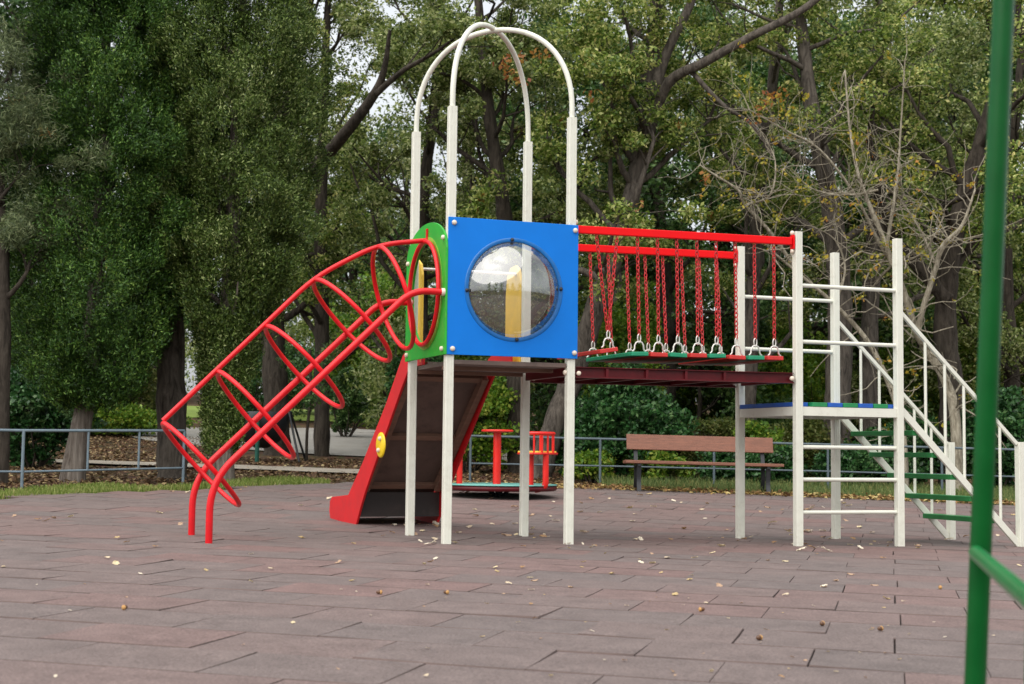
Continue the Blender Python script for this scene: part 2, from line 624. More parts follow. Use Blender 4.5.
def cap_bolt(c, nrm, parent, r=0.021):
    nrm = V(nrm).normalized()
    mb = MB().lathe([(r * 1.0, 0), (r, r * 0.45), (r * 0.85, r * 0.85), (r * 0.5, r * 1.05), (0.0006, r * 1.12)], c, nrm, 12)
    return obj('bolt', mb, CAPW, parent)


for s, z in ((0.012, 2.618), (1.083, 2.618), (0.012, 1.583), (1.083, 1.583)):
    cap_bolt(tp(s, -0.0542, z), -W, bp)

# green panel with its oval hole
gc = (0.505, 2.085)
zsh = 2.42


def green_outer(n):
    y0, y1 = -0.058, 1.125
    cx, cy = gc
    cxm = (y0 + y1) / 2
    out = []
    N = 720
    ring = []
    pts = [(y0, 1.535), (y1, 1.535), (y1, zsh)]
    for k in range(41):
        t = math.pi * k / 40
        pts.append((cxm + (y1 - y0) / 2 * math.cos(t), zsh + 0.265 * math.sin(t)))
    pts.append((y0, zsh))
    # sample the outline at even angles about the hole
    for k in range(n):
        t = 2 * math.pi * k / n
        dx, dy = math.cos(t), math.sin(t)
        best = None
        for i in range(len(pts)):
            ax_, ay_ = pts[i]
            bx_, by_ = pts[(i + 1) % len(pts)]
            ex, ey = bx_ - ax_, by_ - ay_
            den = dx * ey - dy * ex
            if abs(den) < 1e-12:
                continue
            q = ((ax_ - cx) * ey - (ay_ - cy) * ex) / den
            w = ((ax_ - cx) * dy - (ay_ - cy) * dx) / den
            if q > 0 and -1e-6 <= w <= 1 + 1e-6 and (best is None or q < best):
                best = q
        out.append((cx + dx * best, cy + dy * best))
    for X, Y in ((y0, 1.535), (y1, 1.535)):
        i = min(range(n), key=lambda i: (out[i][0] - X) ** 2 + (out[i][1] - Y) ** 2)
        out[i] = (X, Y)
    return out


gp = obj('entrance_panel', MB().holed(green_outer(72), ell(*gc, 0.425, 0.43, 72), tp(-0.036, 0), W, Z, -U, 0, 0.018), GREENP, PS, bevel=0.003,
         label='green arched panel with round crawl hole')
rim_in, rim_out = ell(*gc, 0.427, 0.432, 72), ell(*gc, 0.475, 0.48, 72)
obj('hole_rim', MB().holed(rim_out, rim_in, tp(-0.0545, 0), W, Z, -U, 0, 0.003), GREENRIM, gp)
for d, z in ((0.012, 2.50), (1.055, 2.40), (0.012, 1.585), (1.055, 1.59)):
    cap_bolt(tp(-0.0542, d, z), -U, gp)
# tower deck
dk = MB()
dk.box(tp(TS / 2, TS / 2, 1.478), (TS / 2 - 0.04, TS / 2 + 0.02, 0.018), (U, W, Z))
deck = obj('tower_deck', dk, PLY, PS, bevel=0.003)
for s0, d0, s1, d1 in ((0.04, 0.30, TS - 0.04, 0.30), (0.04, TS - 0.02, TS - 0.04, TS - 0.02)):
    obj('deck_beam', MB().bar(tp(s0, d0, 1.445), tp(s1, d1, 1.445), 0.04, 0.03), BATTEN, deck)
obj('deck_edge', MB().bar(tp(TS + 0.012, 0.04, 1.483), tp(TS + 0.012, TS - 0.04, 1.483), 0.02, 0.03), BATTEN, deck)

# hoop climber
CV = 0.475
SIDE = [(-0.045, 2.045), (-0.30, 2.03), (-0.50, 1.885), (-1.80, 0.605), (-1.895, 0.50), (-1.905, 0.36)]
for d in (CV - 0.50, CV + 0.47):
    b = tp(-1.905, d)
    pts = [tp(s, d, z) for s, z in ((-0.045, 2.045), (-0.33, 2.045), (-1.905, 0.50))] + [tp(-1.905, d, gz(b.x, b.y) - 0.05)]
    o = obj('climber_rail', MB().tube(fillet(pts, 0.24, 9), 0.0275, 14), RED, PS)
    cap_bolt(tp(-0.0542, d, 2.045) - U * 0.0, -U, o, 0.033)
spine = [(-0.06, 2.535), (-0.491, 2.475), (-1.018, 2.175), (-2.215, 0.965)]
obj('climber_spine', MB().tube(fillet([tp(s, CV, z) for s, z in spine], 0.22, 8), 0.021, 12), RED, PS)
obj('spine_bracket', MB().bar(tp(-0.062, CV, 2.515), tp(-0.062, CV, 2.635), 0.03, 0.012, U), RED, PS)
HOOPS = [((-0.085, 2.520), (-0.085, 1.645)), ((-0.491, 2.453), (-0.214, 1.608)), ((-1.018, 2.150), (-0.387, 1.501)), ((-1.408, 1.748), (-0.782, 1.106)), ((-1.792, 1.366), (-1.177, 0.684)), ((-2.212, 0.946), (-1.606, 0.300))]
for (s1, z1), (s2, z2) in HOOPS:
    c = tp((s1 + s2) / 2, CV, (z1 + z2) / 2)
    a = (tp(s1, CV, z1) - tp(s2, CV, z2)) / 2
    pts = [c + a * math.cos(2 * math.pi * k / 56) + W * 0.432 * math.sin(2 * math.pi * k / 56) for k in range(56)]
    obj('hoop', MB().tube(pts, 0.0195, 10, closed=True), RED, PS)

# slide
SA = 0.09
SU = U * math.cos(SA) + W * math.sin(SA)
SW = -U * math.sin(SA) + W * math.cos(SA)
S0 = tp(0.53, 1.10)


def sp(a, f, z=0.0):
    return S0 + SU * a + SW * f + Z * z


wall = [(0.0, 1.51), (0.0, 1.66), (0.34, 1.68), (0.50, 1.62), (0.92, 1.19), (1.55, 0.63), (1.97, 0.30), (2.49, 0.262), (2.545, 0.22), (2.56, 0.12), (2.52, 0.03), (2.40, 0.005), (1.72, 0.005), (1.58, 0.20), (1.45, 0.36), (0.51, 1.33), (0.33, 1.50)]
chute = MB()
line = [(-0.02, 1.515), (0.34, 1.515), (0.50, 1.47), (1.68, 0.385), (1.98, 0.20), (2.50, 0.13)]
for (f0, z0), (f1, z1) in zip(line[:-1], line[1:]):
    t = V((f1 - f0, z1 - z0)).normalized()
    k = 0.012
    q = [sp(a, f, z) for f, z in ((f0, z0), (f1, z1)) for a in (-0.40, 0.40)]
    nn = (SW * -t[1] + Z * t[0]) * 0.024
    chute.add([q[0], q[1], q[3], q[2], q[0] + nn, q[1] + nn, q[3] + nn, q[2] + nn], [(0, 1, 2, 3), (7, 6, 5, 4), (0, 4, 5, 1), (3, 2, 6, 7), (0, 3, 7, 4), (1, 5, 6, 2)])
SL = obj('slide', chute, PLY, PS, label='brown plywood chute between two red side walls')
for sgn in (-1, 1):
    a0 = sgn * 0.43
    sw = obj('slide_wall', MB().prism(wall, S0 + SU * a0, SW, Z, SU, -0.012, 0.012), SLIDERED, SL, bevel=0.004)
    if sgn < 0:
        c = sp(-0.444, 1.02, 0.80)
        dd = obj('plaque', MB().lathe([(0.0005, 0.016), (0.105, 0.016), (0.12, 0.008), (0.12, 0)], c, -SU, 24), DISC, sw, label='round yellow disc with two white bolts')
        for q in (-0.05, 0.06):
            cap_bolt(sp(-0.460, 1.02 - q * 0.35, 0.80 + q), -SU, dd, 0.022)
    # entry guard board, rounded on top
    gb = [(0.02, 1.535), (0.40, 1.535), (0.42, 1.70), (0.42, 2.2), (0.39, 2.38), (0.30, 2.46), (0.16, 2.47), (0.06, 2.42), (0.02, 2.32)]
    obj('guard_board', MB().prism(gb, tp(0.095 if sgn < 0 else 1.035, 1.09), W, Z, U, -0.011, 0.011), YELLOW, SL, bevel=0.004, label='yellow guard board at the slide entry')
obj('shade_board', MB().box(sp(0, 1.66, 0.215), (0.415, 0.009, 0.12), (SU, SW, Z)), SHADEBOARD, SL)  # added dark board, stands in for the shade at the slide's foot
gbar = MB().tube([tp(0.107, 1.22, 2.385), tp(1.022, 1.22, 2.385)], 0.014, 10)
obj('grab_bar', gbar, ZINC, SL)
tl = V((1.2, -1.11)).normalized()
nu = -(SW * -tl[1] + Z * tl[0])
for f, z in ((0.53, 1.442), (1.12, 0.90), (1.64, 0.42)):
    obj('cross_rib', MB().box(sp(0, f, z) + nu * 0.022, (0.385, 0.03, 0.021), (SU, (SW * tl[0] + Z * tl[1]), nu)), BATTEN, SL, bevel=0.003)
for a in (-0.375, 0.375):
    obj('batten', MB().box((sp(a, 0.50, 1.47) + sp(a, 1.66, 0.403)) / 2 + nu * 0.040, (0.79, 0.03, 0.04), ((SW * tl[0] + Z * tl[1]), SU, nu)), BATTEN, SL, bevel=0.003)

# chain bridge
FB, PB = tp(TS, 0), qp(0, 0)
BB, PK = tp(TS, TS), qp(0, QS)
bd = (PB - FB)
BL = bd.length
bd.normalize()
bn = V((-bd.y, bd.x, 0))
for A, B in ((FB, PB), (BB, PK)):
    hr = obj('bridge_handrail', MB().bar(A + Z * 2.637 + bd * 0.04, B + Z * 2.637 - bd * 0.06 + W * 0.0, 0.045, 0.066), RAILRED, PS, bevel=0.006)
    obj('end_plate', MB().box(B + Z * 2.63 - bd * 0.048, (0.006, 0.034, 0.062), (bd, bn, Z)), RAILRED, hr)
    for z in (2.712, 2.548):
        cap_bolt(B + Z * z - bd * 0.045, -bd, hr, 0.021)
    for z in (2.70, 2.565):
        cap_bolt(A + Z * z + bd * 0.035, bd, hr, 0.022)
for A, B in ((FB, PB), (BB, PK)):
    ch = MB()
    a_, b_ = A + bd * 0.05, B - bd * 0.05
    ch.bar(a_ + Z * 1.424 + bn * 0.014, b_ + Z * 1.424 + bn * 0.014, 0.008, 0.082)
    ch.bar(a_ + Z * 1.468, b_ + Z * 1.468, 0.044, 0.006)
    ch.bar(a_ + Z * 1.385, b_ + Z * 1.385, 0.052, 0.012)
    for q in (0.33, 0.69, 1.05, 1.41):
        ch.box(A + bd * q + Z * 1.424 - bn * 0.004, (0.012, 0.012, 0.036), (bd, bn, Z))
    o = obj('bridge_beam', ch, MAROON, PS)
    cap_bolt(A + Z * 1.415 + bd * 0.07 - bn * 0.023, -bn, o, 0.02)
    cap_bolt(B + Z * 1.42 - bd * 0.07 - bn * 0.023, -bn, o, 0.021)
    if A is FB:
        cap_bolt(A + Z * 1.42 - U * 0.036, -U, o, 0.022)
fl = MB()
fA, fB_, fC, fD = FB + bd * 0.05 + bn * 0.03, PB - bd * 0.05 + bn * 0.03, PK - bd * 0.05 - bn * 0.03, BB + bd * 0.05 - bn * 0.03
fl.add([q + Z * 1.425 for q in (fA, fB_, fC, fD)] + [q + Z * 1.44 for q in (fA, fB_, fC, fD)], [(3, 2, 1, 0), (4, 5, 6, 7), (0, 1, 5, 4), (1, 2, 6, 5), (2, 3, 7, 6), (3, 0, 4, 7)])
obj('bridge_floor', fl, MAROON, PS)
for A, B in ((FB, BB), (PB, PK)):
    sg = 1 if A is FB else -1
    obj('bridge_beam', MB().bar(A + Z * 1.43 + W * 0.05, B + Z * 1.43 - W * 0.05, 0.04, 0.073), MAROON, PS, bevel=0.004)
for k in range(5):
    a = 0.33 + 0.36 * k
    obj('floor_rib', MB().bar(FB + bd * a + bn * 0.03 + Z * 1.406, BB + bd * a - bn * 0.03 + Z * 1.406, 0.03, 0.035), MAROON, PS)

ROWS = [0.329, 0.610, 0.788, 0.968, 1.153, 1.331, 1.520, 1.700, 1.883]
PZ = [1.640, 1.618, 1.616, 1.618, 1.620, 1.622, 1.614, 1.616, 1.618]
PW = [0.165, 0.162, 0.16, 0.16, 0.16, 0.16, 0.16, 0.16, 0.16]
cross = (BB - FB)
cl = cross.length
cross.normalize()
perp = V((cross.y, -cross.x, 0))
for i, a in enumerate(ROWS):
    A = FB + bd * (a + 0.035) + cross * 0.03
    B = FB + bd * (a + 0.035) + cross * (cl - 0.03)
    col = PLANKRED if i % 2 == 0 else TEAL
    roll = [0.16, 0.03, 0.0, -0.02, 0.01, 0.03, -0.02, 0.02, 0.0][i]
    s_ = (perp * math.cos(roll) + Z * math.sin(roll))
    n_ = (Z * math.cos(roll) - perp * math.sin(roll))
    obj('bridge_plank', MB().box((A + B) / 2 + Z * (PZ[i] - 0.018), (cl / 2 - 0.03, PW[i] / 2, 0.018), (cross, s_, n_)), col, PS, bevel=0.006)


def chain_mesh(top, bot, r_link=0.0050):
    """interlocking oval links between two points"""
    mb = MB()
    d = bot - top
    L = d.length
    d.normalize()
    s1 = d.cross(W).normalized()
    s2 = d.cross(s1).normalized()
    pitch = 0.037
    nl = max(3, int(round(L / pitch)))
    pitch = L / nl
    for i in range(nl):
        c = top + d * pitch * (i + 0.5)
        a = s1 if i % 2 else s2
        a = (a + (s2 if i % 2 else s1) * 0.35).normalized()
        hl = pitch * 0.5 + r_link * 1.3
        pts = []
        for k in range(10):
            t = 2 * math.pi * k / 10
            pts.append(c + a * 0.0118 * math.cos(t) * (1.0) + d * (hl * math.sin(t)))
        mb.tube(pts, r_link, 5, closed=True)
    return mb


def chain(top, ring, name='chain'):
    """red chain with bare end link and a flared ring bolted to the plank"""
    link_top = ring + Z * 0.150
    ch = obj(name, chain_mesh(top, link_top), CHAINRED, PS)
    mb = MB()
    c = ring + Z * 0.115
    pts = [c + bd * 0.014 * math.cos(2 * math.pi * k / 12) + Z * 0.038 * math.sin(2 * math.pi * k / 12) for k in range(12)]
    mb.tube(pts, 0.0062, 6, closed=True)
    arch = [(-0.062, 0.004), (-0.050, 0.010), (-0.041, 0.026), (-0.040, 0.055), (-0.026, 0.080), (0, 0.09), (0.026, 0.080), (0.040, 0.055), (0.041, 0.026), (0.050, 0.010), (0.062, 0.004)]
    mb.tube([ring + bd * x + Z * z for x, z in arch], 0.0075, 6)
    obj('shackle', mb, ZINC, ch)


TOPS = [0.225, 0.416, 0.599, 0.783, 0.962, 1.15, 1.331, 1.512, 1.695, 1.884]
for i, a in enumerate(TOPS):
    r = ROWS[max(0, i - 1)]
    ring = FB + bd * (r + 0.035) + cross * 0.055 + Z * PZ[max(0, i - 1)]
    if i == 0:
        ring = ring + bd * -0.006
        obj('chain', chain_mesh(FB + bd * a + Z * 2.61, ring + Z * 0.150), CHAINRED, PS)
        continue
    chain(FB + bd * a + Z * 2.61, ring)
for i, r in enumerate(ROWS):
    ring = FB + bd * (r + 0.015) + cross * (cl - 0.055) + Z * PZ[i]
    chain(FB + bd * (r + 0.0) + cross * (cl - 0.0) + Z * 2.61, ring)

# stair platform
PD = obj('platform_frame', MB().bar(qp(0.036, 0, 1.137), qp(QS - 0.036, 0, 1.137), 0.05, 0.078)
         .bar(qp(0, 0.036, 1.137), qp(0, QS - 0.036, 1.137), 0.05, 0.078)
         .bar(qp(0.036, QS, 1.137), qp(QS - 0.036, QS, 1.137), 0.05, 0.078)
         .bar(qp(QS, 0.036, 1.137), qp(QS, QS - 0.036, 1.137), 0.05, 0.078), WHITE, PS)
wb = (QS + 0.06) / 7
for k in range(7):
    c = BLUEDECK if k % 2 == 0 else GREENDECK
    s0 = -0.028 + k * wb
    d0, d1 = (0.037, QS - 0.037) if k in (0, 6) else (-0.028, QS + 0.028)
    obj('deck_board', MB().box(qp(s0 + wb / 2, (d0 + d1) / 2, 1.197), (wb / 2 - 0.004, (d1 - d0) / 2, 0.019), (U, W, Z)), c, PD, bevel=0.004)
for z in (2.249, 1.750, 0.822, 0.538, 0.250):
    obj('rung', MB().tube([qp(0.03, 0, z), qp(QS - 0.03, 0, z)], 0.018, 12), WHITE, PS)
for z in (2.249, 1.752):
    obj('rung', MB().tube([qp(0.03, QS, z), qp(QS - 0.03, QS, z)], 0.018, 12), WHITE, PS)
# bolts on the bridge side of the platform post
for z in (1.80, 1.76, 1.42, 1.70):
    pass
# stairs
for d in (0, QS):
    st = obj('stair_stringer', MB().bar(qp(1.06, d, 1.175), qp(2.36, d, -0.075), 0.03, 0.062, U.cross(Z) * -1 if False else Z), WHITE, PS, bevel=0.003)
    obj('stair_handrail', MB().bar(qp(QS + 0.02, d, 2.06), qp(2.33, d, 0.875), 0.034, 0.036), WHITE, PS, bevel=0.005)
    for s in (1.331, 1.541, 1.747, 1.945, 2.142):
        zt = 2.06 + (s - QS - 0.02) * (0.875 - 2.06) / (2.33 - QS - 0.02)
        zb = 1.19 + (s - 1.06) * (-0.075 - 1.19) / 1.30
        obj('baluster', MB().tube([qp(s, d, zb), qp(s, d, zt)], 0.0135, 10), WHITE, PS)
    b = qp(2.365, d)
    post(b, 0.895, 'stair_post')
for k in range(5):
    s0, z0 = 1.225 + 0.205 * k, 0.985 - 0.199 * k
    obj('stair_step', MB().box(qp(s0 + 0.045, QS / 2, z0 - 0.023), (0.070, QS / 2 - 0.017, 0.023), (U, W, Z)), GSTEP, PS, bevel=0.005)

# ================================================================== GREEN FRAME IN FRONT
gf0 = spot(974, 684, 3.25)
fr_top = spot(1005, -40, 3.15)
dirn = (fr_top - gf0)
base = gf0 + dirn * ((gz(gf0.x, 3.25) - gf0.z) / dirn.z)
apex = gf0 + dirn * ((2.3 - gf0.z) / dirn.z)
GF = thing('swing_frame', (base.x, base.y, gz(base.x, base.y)), 'glossy green tubular swing frame leg with side bar, close to the camera', 'swing frame')
obj('leg', MB().tube([base - Z * 0.05, apex], 0.0235, 18), GREENPOLE, GF)
barA = spot(976, 553, 3.2)
barB = V((0.80, 2.30, barA.z - 0.005))
far = barA + (barB - barA) * 1.35
foot2 = V((far.x - 0.02, far.y - 0.10, gz(far.x, far.y) - 0.05))
obj('side_bar', MB().tube([barA, far], 0.016, 14), GREENBAR_LIT, GF)
obj('leg', MB().tube([foot2, far, apex + (far - foot2) * 0.02 + V((0.02, -0.12, -0.05))], 0.0235, 16), GREENPOLE, GF)
p2 = V((across(1027, 4.6, 440), 4.6, gz(1.6, 4.6)))
leg3 = p2 + V((0.06, 0.0, 2.3 - p2.z))
obj('leg', MB().tube([p2 - Z * 0.05, p2 + V((0.015, 0, 0.5)), leg3], 0.0235, 16), GREENPOLE, GF)
obj('top_beam', MB().tube([apex, leg3], 0.028, 16), GREENPOLE, GF)

# ================================================================== CAROUSEL
CY = 19.3
cc = spot(499, 486, CY)
cg = gz(cc.x, CY)
CA = thing('carousel', (cc.x, CY, cg), 'red hand turned roundabout with teal floor and railed seats behind the tower', 'roundabout')
RC = 0.76
fz = cg + 0.145
fl = MB().lathe([(0.001, fz + 0.012), (RC, fz + 0.012), (RC + 0.004, fz + 0.006), (RC, fz), (0.001, fz)], (cc.x, CY, 0), Z, 40)
obj('floor', fl, CARTEAL, CA)
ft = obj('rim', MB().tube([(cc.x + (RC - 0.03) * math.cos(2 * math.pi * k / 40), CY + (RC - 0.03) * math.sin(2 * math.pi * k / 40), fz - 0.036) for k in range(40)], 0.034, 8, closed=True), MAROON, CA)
st = MB()
for k in range(6):
    a = k * math.pi / 3 + 0.3
    st.tube([(cc.x + 0.05 * math.cos(a), CY + 0.05 * math.sin(a), cg), (cc.x + 0.20 * math.cos(a), CY + 0.20 * math.sin(a), fz - 0.03)], 0.016, 6)
st.tube([(cc.x, CY, cg - 0.05), (cc.x, CY, fz - 0.02)], 0.05, 10)
obj('pedestal', st, IRON, CA)
ctop = height(497, 432, CY)
obj('column', MB().tube([(cc.x - 0.03, CY, fz), (cc.x - 0.03, CY, ctop)], 0.052, 16), CARRED, CA)
obj('hand_wheel', MB().lathe([(0.001, ctop + 0.03), (0.20, ctop + 0.03), (0.215, ctop + 0.015), (0.20, ctop), (0.001, ctop - 0.005)], (cc.x - 0.03, CY, 0), Z, 24), CARRED, CA)
sz0, sz1 = height(550, 452, CY), height(550, 434, CY)
for ang in (R(-38), R(178)):
    sx, sy = cc.x + 0.62 * math.cos(ang), CY + 0.62 * math.sin(ang)
    er, et = V((math.cos(ang), math.sin(ang), 0)), V((-math.sin(ang), math.cos(ang), 0))
    s0 = V((sx, sy, 0))
    seat = obj('seat', MB().box(s0 + Z * sz0, (0.16, 0.20, 0.012), (er, et, Z)), YELLOW, CA, bevel=0.004)
    obj('seat_frame', MB().tube([s0 + er * x + et * y + Z * (sz0 - 0.022) for x, y in ((-0.15, -0.2), (0.17, -0.2), (0.17, 0.2), (-0.15, 0.2))], 0.015, 8, closed=True), CARRED, CA)
    obj('seat_rail', MB().tube([s0 + er * x + et * y + Z * sz1 for x, y in ((-0.10, -0.2), (0.10, -0.2), (0.17, -0.13), (0.17, 0.13), (0.10, 0.2), (-0.10, 0.2))], 0.023, 8), CARRED, CA)
    for x, y in ((-0.10, -0.2), (0.17, -0.12), (0.17, 0.0), (0.17, 0.12), (-0.10, 0.2), (0.10, -0.2), (0.10, 0.2)):
        obj('seat_baluster', MB().tube([s0 + er * x + et * y + Z * sz1, s0 + er * x + et * y + Z * (sz0 - 0.022)], 0.015, 6), CARRED, CA)
    obj('seat_leg', MB().tube(fillet([s0 + er * 0.14 + Z * (sz0 - 0.02), s0 + er * 0.14 + Z * (fz - 0.02), s0 + er * -0.02 + Z * (fz - 0.05)], 0.08, 6), 0.040, 10), CARRED, CA)
    obj('seat_leg', MB().tube([s0 - er * 0.10 + Z * (sz0 - 0.02), s0 - er * 0.10 + Z * fz], 0.040, 10), CARRED, CA)

# ================================================================== BENCH
BY = 21.35
bl, br = spot(628, 490, BY), spot(776, 494, BY + 0.1)
be = (br - bl)
be.z = 0
bw = be.length
be.normalize()
bk = V((-be.y, be.x, 0))
gb0 = gz(bl.x, BY)
tilt = V((0, 0, (gz(br.x, BY) - gz(bl.x, BY)) / bw))
e3 = (be + tilt).normalized()
BN = thing('park_bench', ((bl.x + br.x) / 2, BY, gz((bl.x + br.x) / 2, BY)), 'brown wooden park bench with dark iron legs at the edge of the rubber tiles', 'bench')


def bpnt(a, d, z):
    return V((bl.x, BY, gb0)) + e3 * a + bk * d + Z * z


zt = height(628, 434, BY + 0.2) - gb0
zb = height(628, 449.5, BY + 0.2) - gb0
zs = height(628, 460, BY - 0.1) - gb0
lean = (Z * 1.0 + bk * 0.22).normalized()
obj('backrest', MB().box(bpnt(bw / 2, 0.205, (zt + zb) / 2), (bw / 2, 0.019, (zt - zb) / 2), (e3, lean.cross(e3) * 1.0, lean)), BENCHW, BN, bevel=0.006)
for k in range(3):
    obj('seat_slat', MB().box(bpnt(bw / 2, -0.20 + k * 0.135, zs - 0.02 + (0.0, 0.0, -0.01)[k]), (bw / 2 + 0.06, 0.062, 0.021), (e3, bk, Z)), BENCHW, BN, bevel=0.006)
for a in (0.135, bw - 0.155):
    lg = MB()
    for sg in (-0.022, 0.022):
        pass
    pts = [bpnt(a, -0.20, 0.0 - 0.02), bpnt(a, -0.16, 0.16), bpnt(a, -0.19, zs - 0.07)]
    path = smooth_path(pts, 5)
    for q0, q1 in zip(path[:-1], path[1:]):
        lg.bar(q0, q1 + (q1 - q0) * 0.1, 0.06, 0.045, bk)
    pts = [bpnt(a, 0.24, -0.02), bpnt(a, 0.16, 0.18), bpnt(a, 0.17, zs - 0.06), bpnt(a, 0.235, zb + 0.02), bpnt(a, 0.275, zt - 0.03)]
    path = smooth_path(pts, 5)
    for q0, q1 in zip(path[:-1], path[1:]):
        lg.bar(q0, q1 + (q1 - q0) * 0.1, 0.055, 0.035, bk)
    lg.bar(bpnt(a, -0.24, zs - 0.062), bpnt(a, 0.19, zs - 0.066), 0.05, 0.034)
    obj('leg', lg, IRON, BN)


# ================================================================== FENCES
def fence(name, stops, h, label, low=0.13, r=0.018, mat=None):
    mat = mat or RAILGREY
    """tubular rail fence through the given spots (px, Y); a post at every stop"""
    P = []
    for px, Y in stops:
        x = across(px, Y, 480)
        P.append(V((x, Y, gz(x, Y))))
    o = thing(name, P[0], label, 'fence', 'low rail fences round the playground')
    for q in P:
        obj('fence_post', MB().tube([q - Z * 0.1, q + Z * h], r * 1.15, 8), mat, o)
    obj('top_rail', MB().tube([q + Z * h for q in P], r * 1.1, 8), mat, o)
    obj('lower_rail', MB().tube([q + Z * low for q in P], r * 0.8, 8), mat, o)
    return P, o


PL, fo = fence('rail_fence', [(-150, 18.4), (-60, 18.7), (22, 19.0), (183, 21.0)], 0.70, 'blue grey tubular fence in front of the two cypress trees', low=0.17)
for a, b, ts in ((2, 3, (0.38, 0.70)),):
    for t in ts:
        q = PL[a].lerp(PL[b], t)
        obj('baluster', MB().tube([q + Z * 0.17, q + Z * 0.70], 0.016, 8), RAILGREY, fo)
fence('rail_fence', [(470, 22.6), (600, 22.9), (714, 23.0), (828, 23.1), (942, 23.0), (1056, 22.9), (1150, 22.7)], 0.69, 'long tubular fence running behind the bench and the stairs', low=0.27, r=0.017, mat=RAILDARK)

# ================================================================== BLACK TUB ON LEGS
ty = 28.2
tc0 = spot(262, 412, ty)
tg = gz(tc0.x, ty)
TB = thing('tub_stand', (tc0.x, ty, tg), 'round black tub hung in a dark splayed metal stand under the trees', 'planter')
zr = tc0.z
zt_ = height(262, 448, ty)
dep = zr - zt_
prof = [(0.50, zr), (0.53, zr - 0.02), (0.50, zr - dep * 0.45), (0.36, zr - dep * 0.8), (0.12, zr - dep), (0.001, zr - dep)]
obj('tub', MB().lathe(prof + [], (tc0.x, ty, 0), Z, 28).lathe([(0.50, zr), (0.46, zr - 0.06), (0.001, zr - 0.08)], (tc0.x, ty, 0), Z, 28), TUBBLACK, TB)
for sx in (-1, 1):
    for sy in (-1, 1):
        obj('leg', MB().tube([(tc0.x + sx * 0.53, ty + sy * 0.1, zr + 0.02), (tc0.x + sx * 0.80, ty + sy * 0.45, gz(tc0.x + sx * 0.8, ty) - 0.03)], 0.022, 8), IRON, TB)
obj('post', MB().tube([(tc0.x + 0.02, ty - 0.56, tg - 0.05), (tc0.x + 0.02, ty - 0.56, zr - 0.02)], 0.04, 8), DKGREEN, TB)

# ================================================================== GROUND
m, n, l, p = nt('woodland_soil')
tc = n.new('ShaderNodeTexCoord')
n1 = n.new('ShaderNodeTexNoise')
n1.inputs['Scale'].default_value = 0.5
n1.inputs['Detail'].default_value = 8
n1.inputs['Roughness'].default_value = 0.7
n2 = n.new('ShaderNodeTexVoronoi')
n2.inputs['Scale'].default_value = 9
l.new(tc.outputs['Object'], n1.inputs['Vector'])
l.new(tc.outputs['Object'], n2.inputs['Vector'])
c1 = n.new('ShaderNodeValToRGB')
c1.color_ramp.elements[0].color = (0.05, 0.032, 0.018, 1)
c1.color_ramp.elements[1].color = (0.16, 0.105, 0.06, 1)
c1.color_ramp.elements[0].position = 0.35
c1.color_ramp.elements[1].position = 0.7
l.new(n1.outputs['Fac'], c1.inputs['Fac'])
mx = n.new('ShaderNodeMixRGB')
mx.blend_type = 'MULTIPLY'
mx.inputs['Fac'].default_value = 0.5
l.new(c1.outputs['Color'], mx.inputs['Color1'])
l.new(n2.outputs['Color'], mx.inputs['Color2'])
l.new(mx.outputs['Color'], p.inputs['Base Color'])
p.inputs['Roughness'].default_value = 0.95
p.inputs['Specular IOR Level'].default_value = 0.1
b = n.new('ShaderNodeBump')
b.inputs['Strength'].default_value = 0.8
b.inputs['Distance'].default_value = 0.05
l.new(n1.outputs['Fac'], b.inputs['Height'])
l.new(b.outputs['Normal'], p.inputs['Normal'])
SOIL = m


def sheet(name, xs, ys, dz, mat, label=None, inside=None, kind='structure'):
    mb = MB()
    vs = [(x, y, gz(x, y) + dz) for y in ys for x in xs]
    nx = len(xs)
    fs = []
    for j in range(len(ys) - 1):
        for i in range(nx - 1):
            if inside is None or inside((xs[i] + xs[i + 1]) / 2, (ys[j] + ys[j + 1]) / 2):
                fs.append((j * nx + i, j * nx + i + 1, (j + 1) * nx + i + 1, (j + 1) * nx + i))
    mb.add(vs, fs, True)
    return obj(name, mb, mat, kind=kind, origin=(0, 0, 0), label=label)


xs = [-150, -110, -80, -60, -45, -35] + list(np.arange(-28, 28.1, 1.0)) + [35, 45, 60, 80, 110, 150]
ys = [-80, -50, -30, -15, -5] + list(np.arange(0, 14, 1.0)) + list(np.arange(14, 32, 0.5)) + list(range(32, 76, 2)) + [80, 95, 120, 160, 220]
sheet('ground', [float(q) for q in xs], [float(q) for q in ys], -0.06, SOIL)

# rubber tiles, laid like bricks
EDGE = [(-9.0, 13.4), (-5.9, 16.9), (-4.1, 19.5), (-2.2, 21.6), (-1.0, 21.3), (1.5, 21.6), (3.0, 21.25), (5.0, 20.7), (7.2, 20.3), (11, 19.6)]


def edge_y(x):
    if x <= EDGE[0][0]:
        return EDGE[0][1] + (x - EDGE[0][0]) * 1.1
    for (x0, y0), (x1, y1) in zip(EDGE[:-1], EDGE[1:]):
        if x <= x1:
            return y0 + (y1 - y0) * (x - x0) / (x1 - x0)
    return EDGE[-1][1]


